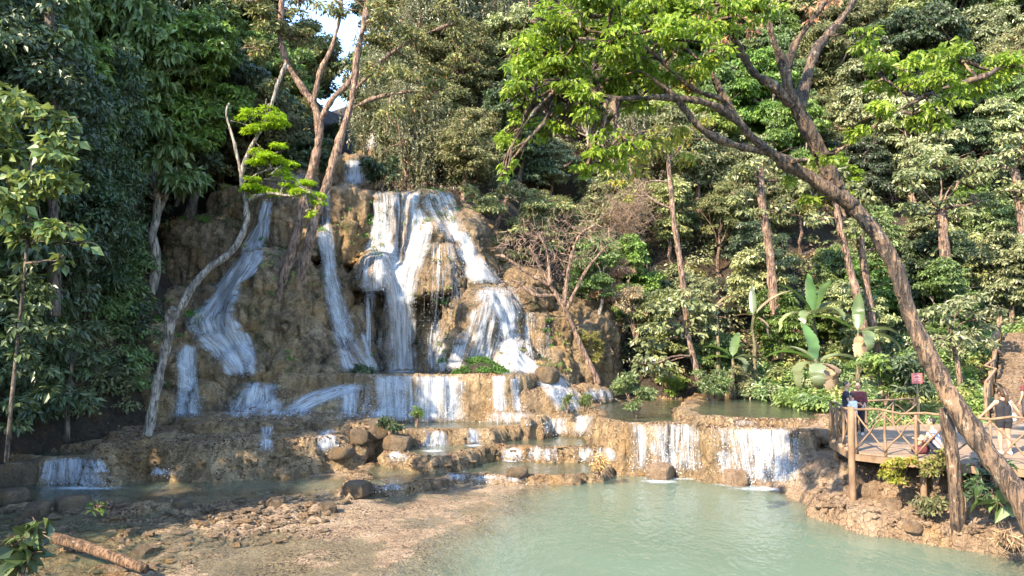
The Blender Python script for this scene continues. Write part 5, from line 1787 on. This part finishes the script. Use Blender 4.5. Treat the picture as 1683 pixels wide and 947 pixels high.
M['log'] = bark_mat('log_wood', (0.09, 0.05, 0.026), (0.21, 0.125, 0.07))
a_, b_ = G(88, 884, .32), G(238, 934, .22)
lo = MB(); lo.tube([p - (a_ + b_) / 2 for p in [a_.lerp(b_, k_ / 9) + Vector((0, 0, .03 * math.sin(k_ * .4))) for k_ in range(10)]], [.115, .12, .11, .115, .105, .11, .10, .105, .10, .09], 12, True, .06)
tag(lo.build('fallen_log', M['log'], None, True, (a_ + b_) / 2), 'barkless orange-brown log lying across the shallows at the bottom left', 'log')
a_, b_ = hit(600, 706) or G(600, 706, 1.5), hit(642, 728) or G(640, 728, 1.2)
lo = MB(); lo.tube([p - a_ for p in limb_pts(a_ + Vector((0, -.1, .1)), b_ + Vector((0, -.1, .1)), .1, 6)], [.06, .06, .055, .05, .05, .045, .04], 8)
tag(lo.build('dead_branch', M['bark_pink'], None, True, a_), 'curved dead branch lying beside the small dark plant', 'branch')
# ================================================================== DECK, STAIRS, SIGN
def wood_mat(name, dark, light, ax=(1, 1, 0.4)):
    m, t, out = new_mat(name)
    p = N(t, 'ShaderNodeBsdfPrincipled'); t.links.new(p.outputs[0], out.inputs[0])
    n1 = noise_node(t, coords(t, ax), 7, 5, 0.65, .3)
    n2 = noise_node(t, coords(t), 1.6, 4, 0.6)
    f = mth(t, 'ADD', mth(t, 'MULTIPLY', n1, .5), mth(t, 'MULTIPLY', n2, .5))
    t.links.new(ramp(t, f, [(.36, dark), (.64, light)]), p.inputs['Base Color'])
    p.inputs['Roughness'].default_value = .85
    t.links.new(bump(t, n1, .6, .02), p.inputs['Normal'])
    return m


M['rail'] = wood_mat('weathered_rail', (0.11, 0.068, 0.04), (0.26, 0.17, 0.10))
M['floor'] = wood_mat('deck_planks', (0.15, 0.105, 0.07), (0.30, 0.215, 0.145), (.5, 3, 3))
ZD = 1.72
D = [(9.05, 22.6), (8.6, 20.2), (10.1, 18.4), (11.5, 17.55), (14.5, 17.0), (18.5, 17.0), (19.2, 26.0), (15.9, 27.4), (13.6, 26.6), (11.4, 25.6)]
deck = thing('wooden_deck', 'wooden viewing deck with cross-braced railing on the right bank', 'deck', (11, 21, 0))
O = Vector((11, 21, 0))
# planks: scan the outline in strips along the front edge direction
ed = Vector((1.0, -0.95, 0)).normalized(); en = Vector((-ed.y, ed.x, 0))
fl = MB()
st = [Vector((a, b, 0)) for a, b in D]
tmin = min(p.dot(en) for p in st); tmax = max(p.dot(en) for p in st)
k = tmin
PW = .165
while k < tmax:
    mid = k + PW / 2
    xs = []
    for i in range(len(st)):
        a, b = st[i], st[(i + 1) % len(st)]
        da, db = a.dot(en) - mid, b.dot(en) - mid
        if (da > 0) != (db > 0):
            xs.append((a + (b - a) * (da / (da - db))).dot(ed))
    xs.sort()
    for i in range(0, len(xs) - 1, 2):
        p0 = ed * (xs[i] + .02) + en * mid + Vector((0, 0, ZD - .025 + rnd.uniform(-.004, .004)))
        p1 = ed * (xs[i + 1] - .02) + en * mid + Vector((0, 0, ZD - .025 + rnd.uniform(-.004, .004)))
        fl.beam(p0 - O, p1 - O, PW - .014, .05)
    k += PW
fl.build('floor', M['floor'], deck, False)
D3 = [Vector((a, b, 0)) for a, b in D]


def edge_beam(a, b, z, ht=.16, wd=.09):
    mb = MB(); d = (b - a).normalized() * .05
    mb.beam(a - O - d + Vector((0, 0, z)), b - O + d + Vector((0, 0, z)), wd, ht)
    mb.build('edge_beam', M['rail'], deck, False)


for i in range(5):
    edge_beam(D3[i], D3[i + 1], ZD - .14 - .002 * (i % 2))
edge_beam(D3[9], D3[0], ZD - .142)
jm = MB()
for q_ in (.25, .5, .75):
    a, b = D3[2].lerp(D3[9], q_), D3[4].lerp(D3[7], q_)
    jm.beam(a - O + Vector((0, 0, ZD - .16)), b - O + Vector((0, 0, ZD - .16)), .1, .16)


def post(pos, z0, z1, r, nm='rail_post', jit=.06):
    mb = MB(); p = Vector((pos.x - O.x, pos.y - O.y, 0))
    mb.tube([p + Vector((rnd.uniform(-.01, .01), rnd.uniform(-.01, .01), z0 + (z1 - z0) * i / 4)) for i in range(5)], [r * 1.08, r * 1.03, r, r, r * .97], 9, True, jit)
    mb.build(nm, M['rail'], deck)


def stick(a, b, r, nm):
    mb = MB(); mb.tube([p - O for p in limb_pts(a, b, .012, 4)], r, 7, True, .05)
    mb.build(nm, M['rail'], deck)


def panel_run(a, b, n, h=1.05, r=.034, first=True, last=True):
    for i in range(n + 1):
        p = a.lerp(b, i / n)
        if (i > 0 or first) and (i < n or last): post(p, ZD - .1, ZD + h - .03, r)
    up = Vector((0, 0, ZD + h))
    stick(a + up, b + up, .031, 'top_rail')
    for i in range(n):
        p, q_ = a.lerp(b, i / n), a.lerp(b, (i + 1) / n)
        off = (b - a).normalized().cross(Vector((0, 0, 1))) * .028
        stick(p + Vector((0, 0, ZD + .06)) + off, q_ + Vector((0, 0, ZD + h - .09)) + off, .021, 'cross_brace')
        stick(p + Vector((0, 0, ZD + h - .09)) - off, q_ + Vector((0, 0, ZD + .06)) - off, .021, 'cross_brace')


panel_run(D3[0], D3[1], 3, last=False)
panel_run(D3[1].lerp(D3[2], .05), D3[2], 3)
panel_run(D3[2], D3[3], 2, first=False)
panel_run(D3[3], D3[4], 3, first=False)
panel_run(D3[4], D3[5], 4, first=False)
panel_run(D3[0].lerp(D3[9], .06), D3[9], 4, .85, .04)
panel_run(D3[9], D3[8], 2, .85, .04, first=False)
gx_ = lambda v: ground_z(v.x, v.y, ZD - .3)
post(D3[1] + Vector((-.02, -.06, 0)), .1, ZD + 1.12, .085, 'corner_post')
for q_ in (D3[1].lerp(D3[2], .72) + Vector((.1, .1, 0)), D3[2].lerp(D3[3], .5) + Vector((.1, .1, 0)), D3[3].lerp(D3[4], .6) + Vector((0, .1, 0)), D3[0] + Vector((.1, -.1, 0)), Vector((11.5, 21, 0)), Vector((14, 20, 0)), Vector((13, 24, 0))):
    post(q_, .0, ZD - .1, .075, 'support_post')
# upright log in front of the deck
lp0 = P(1574, 848, 17.55)
lg = MB(); lg.tube([Vector((0, 0, -.5)), Vector((0, 0, 0)), Vector((-.02, 0, .7)), Vector((-.07, .02, 1.4)), Vector((-.13, .03, 1.95)), Vector((-.17, .04, 2.35))], [.17, .16, .145, .14, .145, .13], 12, True, .12)
tag(lg.build('upright_log', M['bark_hero'], None, True, lp0), 'thick upright log standing in front of the deck beside the leaning trunk', 'post')

# stairs
S0 = Vector((16.9, 28.1, 1.55)); sd_ = Vector((.58, .815, 0)).normalized(); sn = Vector((sd_.y, -sd_.x, 0))
stairs = thing('stone_stairs', 'broad sunlit stone stairs climbing away on the far right', 'stairs', S0)
M['step'] = rock_mat('step_stone', (0.13, 0.085, 0.05), (0.26, 0.18, 0.115), (0.36, 0.265, 0.18), (0.40, 0.26, 0.13), .1, .9, .3)
for i in range(20):
    mb = MB(); run = .40; rise = .165; wdt = 3.6
    a = sd_ * (run * i) + Vector((0, 0, rise * i))
    n = 10
    V, Fq = [], []
    for j in range(n + 1):
        c = a + sn * (wdt * j / n)
        jx = rnd.uniform(-.04, .04); jz = rnd.uniform(-.03, .025)
        for (u, w_) in ((0 + jx, -.55), (-.03 + jx, rise * .8 + jz), (.03 + jx, rise + jz), (run + .06, rise + jz), (run + .06, -.55)):
            V.append(c + sd_ * u + Vector((0, 0, w_)))
    for j in range(n):
        for q_ in range(5):
            Fq.append((j * 5 + q_, (j + 1) * 5 + q_, (j + 1) * 5 + (q_ + 1) % 5, j * 5 + (q_ + 1) % 5))
    Fq.append((4, 3, 2, 1, 0)); Fq.append(tuple(n * 5 + q_ for q_ in range(5)))
    mb.add(V, Fq); mb.build('step', M['step'], stairs, False)
rl = thing('stair_railing', 'grey wooden railing with slanting braces up the left side of the stairs', 'railing', S0)
Lr = 32
rail_a = -sn * .12 + Vector((0, 0, 0))
npst = 9
for i in range(npst):
    u = i * 1.0
    b = rail_a + sd_ * u + Vector((0, 0, .165 / .40 * u))
    mb = MB(); mb.tube([b + Vector((0, 0, -.4)), b + Vector((0, 0, .5)), b + Vector((0, 0, 1.0))], [.06, .055, .05], 8, True, .1)
    mb.build('post', M['rail'], rl)
    if i < npst - 1:
        b2 = rail_a + sd_ * (u + 1) + Vector((0, 0, .165 / .40 * (u + 1)))
        mb = MB(); mb.tube([b + Vector((0, 0, .14)), b2 + Vector((0, 0, .88))], .035, 6); mb.build('brace', M['rail'], rl)
        mb = MB(); mb.tube([b + Vector((0, 0, .5)) - sn * .03, b2 + Vector((0, 0, .5)) - sn * .03], .035, 6); mb.build('mid_rail', M['rail'], rl)
e_ = rail_a + sd_ * (npst - 1) + Vector((0, 0, .165 / .40 * (npst - 1)))
mb = MB(); mb.tube(limb_pts(rail_a + Vector((0, 0, .98)), e_ + Vector((0, 0, .98)), .004, 14), .055, 8, True, .08); mb.build('top_rail', M['rail'], rl)


def flat_mat(name, col, rough=.7):
    m, t, out = new_mat(name)
    p = N(t, 'ShaderNodeBsdfPrincipled'); t.links.new(p.outputs[0], out.inputs[0])
    n = noise_node(t, coords(t), 14, 4, .6)
    t.links.new(mixc(t, n, tuple(x * .75 for x in col), tuple(min(1, x * 1.2) for x in col)), p.inputs['Base Color'])
    p.inputs['Roughness'].default_value = rough
    return m


M['sign_red'] = flat_mat('sign_red', (.42, .12, .11))
M['sign_pale'] = flat_mat('sign_pale', (.62, .36, .33))
sg = P(1507, 622, 23.0)
sgn = thing('warning_sign', 'small faded red square sign on a thin stake behind the deck', 'sign', (sg.x, sg.y, ZD))
h0 = sg.z - ZD
mb = MB(); mb.tube([(0.02, .03, -.4), (.02, .03, .6), (0.01, .03, h0 + .05)], [.03, .028, .025], 7); mb.build('stake', M['rail'], sgn)
mb = MB(); mb.beam((-.15, 0, h0), (.15, 0, h0), .03, .30, Vector((0, 0, 1))); mb.build('board', M['sign_red'], sgn, False)
mb = MB()
for (x0, z0, x1, z1, th) in ((-.10, .06, .02, .09, .025), (.02, .09, .09, .05, .025), (-.10, -.01, .10, -.01, .022), (-.09, -.06, -.02, -.04, .022), (-.02, -.04, .09, -.07, .022)):
    mb.beam((x0, -.018, h0 + z0), (x1, -.018, h0 + z1), .006, th)
mb.build('pictogram', M['sign_pale'], sgn, False)


# ================================================================== PEOPLE
M['skin'] = flat_mat('skin', (.42, .24, .16), .55)
M['hair_d'] = flat_mat('hair_dark', (.022, .014, .010), .5)
M['hair_b'] = flat_mat('hair_brown', (.05, .028, .016), .5)
M['eye'] = flat_mat('eye_dark', (.02, .015, .012), .3)
M['lip'] = flat_mat('lips', (.35, .13, .11), .5)
M['navy'] = flat_mat('navy_cloth', (.018, .02, .035), .9)
M['white'] = flat_mat('white_cloth', (.62, .62, .64), .9)
M['lavender'] = flat_mat('lavender_cloth', (.50, .48, .60), .9)
M['charcoal'] = flat_mat('charcoal_cloth', (.045, .045, .05), .9)
M['maroon'] = flat_mat('maroon_cloth', (.11, .025, .03), .9)
M['black'] = flat_mat('black_cloth', (.014, .014, .018), .9)
M['sole'] = flat_mat('shoe', (.55, .52, .48), .8)


def person(label, loc, rz, H, J, top, bottom, sleeve=.5, legs=1.0, hair='hair_d', style='short', turn=0.0, straps=None, torso_z=0.0, shoe='sole'):
    """J: joints in units of the height, x to the figure's right seen from behind, y forward"""
    root = thing('person', label, 'person', loc, rz)
    S = lambda p: Vector(p) * H
    hip, chest, neck = S(J['hip']), S(J['chest']), S(J['neck'])
    ax = Vector((1, 0, 0))
    b = MB()
    # torso: two side-by-side tapered columns plus shoulders, neck
    for s in (-1, 1):
        b.tube([hip + ax * s * .045 * H - Vector((0, 0, .03 * H)), hip.lerp(chest, .35) + ax * s * .036 * H, chest + ax * s * .048 * H, chest.lerp(neck, .55) + ax * s * .04 * H], [.062 * H, .053 * H, .062 * H, .04 * H], 12)
        b.ball(hip + ax * s * .045 * H - Vector((0, 0, .03 * H)), .062 * H)
    shl = chest.lerp(neck, .45)
    b.tube([shl - ax * .105 * H, shl + ax * .105 * H], .036 * H, 10)
    for s in (-1, 1): b.ball(shl + ax * s * .105 * H, .037 * H)
    head = neck + S(J.get('headoff', (0, .012, .082)))
    b.tube([neck - (neck - chest) * .3, neck.lerp(head, .4)], [.036 * H, .030 * H], 10)
    hf = Matrix.Rotation(turn, 3, 'Z')
    b.ball(head + hf @ Vector((0, .004 * H, .006 * H)), .045 * H, .053 * H, .064 * H, 16, 12)
    b.ball(head + hf @ Vector((0, .018 * H, -.034 * H)), .031 * H, .036 * H, .032 * H, 12, 8)
    b.tube([head + hf @ Vector((0, .050 * H, .014 * H)), head + hf @ Vector((0, .066 * H, -.010 * H))], [.006 * H, .011 * H], 8)
    for s in (-1, 1): b.ball(head + hf @ Vector((s * .046 * H, -.002 * H, -.002 * H)), .008 * H, .012 * H, .018 * H)
    limbs = {}
    for s, k in ((-1, 'l'), (1, 'r')):
        sh = shl + ax * s * .108 * H
        el, wr = S(J['el_' + k]), S(J['wr_' + k])
        limbs['arm' + k] = (sh, el, wr)
        b.tube([sh, sh.lerp(el, .45), el], [.031 * H, .027 * H, .021 * H], 10); b.ball(el, .0215 * H)
        b.tube([el, el.lerp(wr, .3), wr], [.021 * H, .0215 * H, .0145 * H], 10)
        fd = (wr - el).normalized()
        pr = fd.cross(Vector((0, 0, 1)) if abs(fd.z) < .9 else Vector((0, 1, 0))).normalized()
        pn = fd.cross(pr)
        pc = wr + fd * .03 * H
        b.tube([wr, pc, wr + fd * .055 * H], [.015 * H, .019 * H, .017 * H], 8)
        for fi, (o, ln) in enumerate(((-.0165, .040), (-.0055, .047), (.0055, .044), (.0165, .034))):
            f0 = wr + fd * .045 * H + pr * o * H
            f1 = f0 + fd * ln * .55 * H
            f2 = f1 + (fd * .75 + pn * .55).normalized() * ln * .55 * H
            b.tube([f0, f1, f2], [.0062 * H, .0058 * H, .0050 * H], 6)
        t0 = wr + fd * .018 * H + pr * -.014 * H
        b.tube([t0, t0 + (fd * .6 - pr * .8) * .025 * H, t0 + (fd * .9 - pr * .5 + pn * .3) * .045 * H], [.008 * H, .007 * H, .0055 * H], 6)
        hj = hip + ax * s * .052 * H - Vector((0, 0, .025 * H))
        kn, an = S(J['kn_' + k]), S(J['an_' + k])
        limbs['leg' + k] = (hj, kn, an)
        b.tube([hj, hj.lerp(kn, .5), kn], [.060 * H, .049 * H, .035 * H], 12); b.ball(kn, .035 * H)
        b.tube([kn, kn.lerp(an, .35), kn.lerp(an, .8), an], [.034 * H, .036 * H, .023 * H, .021 * H], 10)
        fv_ = S(J.get('toe', (0, .1, -.02)))
        b.tube([an + Vector((0, -.02 * H, -.018 * H)), an + fv_ * .5 + Vector((0, 0, -.012 * H)), an + fv_ + Vector((0, 0, -.01 * H))], [.024 * H, .023 * H, .014 * H], 8)
    me = remesh(b.mesh('person_body', M['skin']), .0062 * H)
    laplace(me, 2, .4)
    me.materials.clear(); me.materials.append(M['skin'])
    me.polygons.foreach_set('use_smooth', np.full(len(me.polygons), True, dtype=bool))
    obj('body', me, root)

    def cloth(nm, mb, mat):
        m2 = remesh(mb.mesh(nm, mat), .0085 * H)
        laplace(m2, 2, .4)
        V = get_co(m2); no_ = get_no(m2)
        set_co(m2, V + no_ * (fbm(V * 9 / H, 3, 5) * .010 * H)[:, None])
        m2.materials.clear(); m2.materials.append(mat)
        m2.polygons.foreach_set('use_smooth', np.full(len(m2.polygons), True, dtype=bool))
        return obj(nm, m2, root)
    c = MB()
    for s in (-1, 1):
        c.tube([hip + ax * s * .045 * H - Vector((0, 0, .02 * H)), hip.lerp(chest, .35) + ax * s * .040 * H, chest + ax * s * .050 * H, chest.lerp(neck, .5) + ax * s * .040 * H], [.071 * H, .064 * H, .071 * H, .049 * H], 12)
    if sleeve > 0:
        c.tube([shl - ax * .105 * H, shl + ax * .105 * H], .045 * H, 10)
        for k in 'lr':
            sh, el, wr = limbs['arm' + k]
            c.ball(sh, .046 * H)
            c.tube([sh, sh.lerp(el, min(1, sleeve))], [.043 * H, .040 * H], 10)
            if sleeve > 1: c.ball(el, .034 * H); c.tube([el, el.lerp(wr, sleeve - 1)], [.034 * H, .028 * H], 10)
    else:
        c.tube([shl - ax * .07 * H, shl + ax * .07 * H], .043 * H, 10)
    cloth('top', c, M[top])
    c = MB()
    for s in (-1, 1):
        c.tube([hip + ax * s * .045 * H + Vector((0, 0, .03 * H)), hip + ax * s * .047 * H - Vector((0, 0, .04 * H))], [.070 * H, .073 * H], 12)
    for k in 'lr':
        hj, kn, an = limbs['leg' + k]
        c.ball(hj, .068 * H)
        c.tube([hj, hj.lerp(kn, min(1, legs * 2))], [.068 * H, .056 * H if legs < .5 else .046 * H], 12)
        if legs > .5: c.ball(kn, .045 * H); c.tube([kn, kn.lerp(an, (legs - .5) * 2 * .95)], [.044 * H, .036 * H], 10)
    cloth('trousers' if legs > .5 else 'shorts', c, M[bottom])
    hm = MB()
    hm.ball(head + hf @ Vector((0, -.010 * H, .020 * H)), .051 * H, .056 * H, .058 * H, 16, 10)
    if style != 'short':
        hm.ball(head + hf @ Vector((0, -.03 * H, -.02 * H)), .046 * H, .036 * H, .05 * H, 12, 8)
    if style == 'bun':
        hm.ball(head + hf @ Vector((0, -.05 * H, .045 * H)), .028 * H)
        hm.tube([head + hf @ Vector((0.01 * H, -.055 * H, .03 * H)), head + hf @ Vector((.02 * H, -.085 * H, -.03 * H)), head + hf @ Vector((.022 * H, -.085 * H, -.12 * H)), head + hf @ Vector((.022 * H, -.08 * H, -.18 * H))], [.028 * H, .032 * H, .026 * H, .008 * H], 9)
    mh = remesh(hm.mesh('hair', M[hair]), .007 * H)
    laplace(mh, 2, .4)
    mh.materials.clear(); mh.materials.append(M[hair])
    obj('hair', mh, root)
    for s in (-1, 1):
        e = MB(); e.ball(head + hf @ Vector((s * .018 * H, .050 * H, .008 * H)), .0065 * H); e.build('eye', M['eye'], root)
    e = MB(); e.ball(head + hf @ Vector((0, .050 * H, -.034 * H)), .014 * H, .006 * H, .005 * H); e.build('mouth', M['lip'], root)
    for s, k in ((-1, 'l'), (1, 'r')):
        an = limbs['leg' + k][2]; fv_ = S(J.get('toe', (0, .1, -.02)))
        e = MB(); e.tube([an + Vector((0, -.028 * H, -.022 * H)), an + fv_ * .5 + Vector((0, 0, -.016 * H)), an + fv_ * 1.05 + Vector((0, 0, -.012 * H))], [.027 * H, .026 * H, .018 * H], 9)
        m_ = remesh(e.mesh('shoe', M[shoe]), .008 * H); m_.materials.clear(); m_.materials.append(M[shoe]); obj('shoe', m_, root)
    return root


STAND = dict(hip=(0, 0, .53), chest=(0, .0, .73), neck=(0, 0, .845), el_l=(-.135, -.01, .63), wr_l=(-.14, .04, .49), el_r=(.135, -.01, .63), wr_r=(.14, .04, .49),
             kn_l=(-.055, .015, .285), an_l=(-.055, 0, .05), kn_r=(.055, .015, .285), an_r=(.055, 0, .05))


def pose(**k):
    d = dict(STAND); d.update(k); return d


wp = P(1652, 748, 19.6)
person('woman seen from behind in black sleeveless top and short dark shorts, arms spread', (wp.x, wp.y, ZD), math.radians(-8), 1.62,
       pose(el_l=(-.215, .03, .66), wr_l=(-.285, .10, .555), el_r=(.205, .0, .65), wr_r=(.285, .05, .535), an_r=(.06, -.03, .05), kn_r=(.058, .02, .285)), 'black', 'black', 0, .24, 'hair_b', 'bun')
sb = thing('shoulder_bag', 'small white bag hanging at the right side of the woman in black', 'bag', (wp.x + .24, wp.y - .02, ZD + .88))
mb = MB(); mb.ball((0, 0, .02), .05, .09, .11, 12, 8); mb.build('pouch', M['white'], sb)
mb = MB(); mb.tube([(0, 0, .1), (-.10, -.08, .3), (-.2, -.11, .45)], .012, 6); mb.build('strap', M['white'], sb)
p1 = P(1392, 700, 23.0)
person('man in a dark navy T-shirt standing at the deck corner', (p1.x, p1.y, ZD), math.radians(-120), 1.62,
       pose(el_l=(-.12, .06, .64), wr_l=(-.06, .19, .60), el_r=(.12, .06, .64), wr_r=(.06, .19, .62)), 'navy', 'charcoal', .55, 1.0, 'hair_d')
p2 = P(1403, 715, 22.2)
person('shorter person in a white shirt and grey trousers beside the corner railing', (p2.x, p2.y, ZD), math.radians(40), 1.34,
       pose(el_l=(-.125, .05, .64), wr_l=(-.06, .17, .62), el_r=(.13, .04, .63), wr_r=(.08, .16, .58)), 'white', 'charcoal', .6, 1.0, 'hair_d')
p3 = P(1412, 700, 23.6)
person('person in dark maroon clothes half hidden behind the one in white', (p3.x, p3.y, ZD), math.radians(150), 1.56,
       pose(el_l=(-.13, .03, .63), wr_l=(-.10, .14, .56), el_r=(.13, .03, .63), wr_r=(.08, .15, .58)), 'maroon', 'black', 1.4, 1.0, 'hair_d', 'long')
p4 = P(1542, 728, 19.6)
person('person in a lavender T-shirt sitting on the deck floor with raised knees', (p4.x, p4.y, ZD), math.radians(70), 1.66,
       dict(hip=(0, 0, .075), chest=(0, .05, .27), neck=(0, .075, .385), el_l=(-.14, .17, .20), wr_l=(-.08, .27, .22), el_r=(.14, .17, .20), wr_r=(.08, .27, .22),
            kn_l=(-.06, .23, .235), an_l=(-.055, .27, .05), kn_r=(.06, .21, .24), an_r=(.055, .25, .05)), 'lavender', 'navy', .5, .3, 'hair_d')
p6 = P(1690, 705, 25.5)
person('person in a dark red top at the right edge near the foot of the stairs', (p6.x, p6.y, ZD), math.radians(20), 1.66, pose(), 'maroon', 'charcoal', .5, 1.0, 'hair_d')
bg_ = thing('red_bag', 'crumpled dark red bag on the deck floor beside the seated person', 'bag', tuple(P(1512, 728, 19.7).xy) + (ZD,))
mb = MB(); mb.ball((0, 0, .10), .24, .15, .13, 14, 9)
V = np.array(mb.v); V *= (1 + .2 * fbm(V * 6, 2, 3))[:, None]; V[:, 2] = np.maximum(V[:, 2], .003)
obj('sack', mk_mesh('sack', V, mb.f, M['maroon']), bg_)
mb = MB(); mb.tube([(-.15, 0, .17), (-.08, 0, .28), (.05, 0, .29), (.12, 0, .18)], .015, 6); mb.build('handle', M['maroon'], bg_)
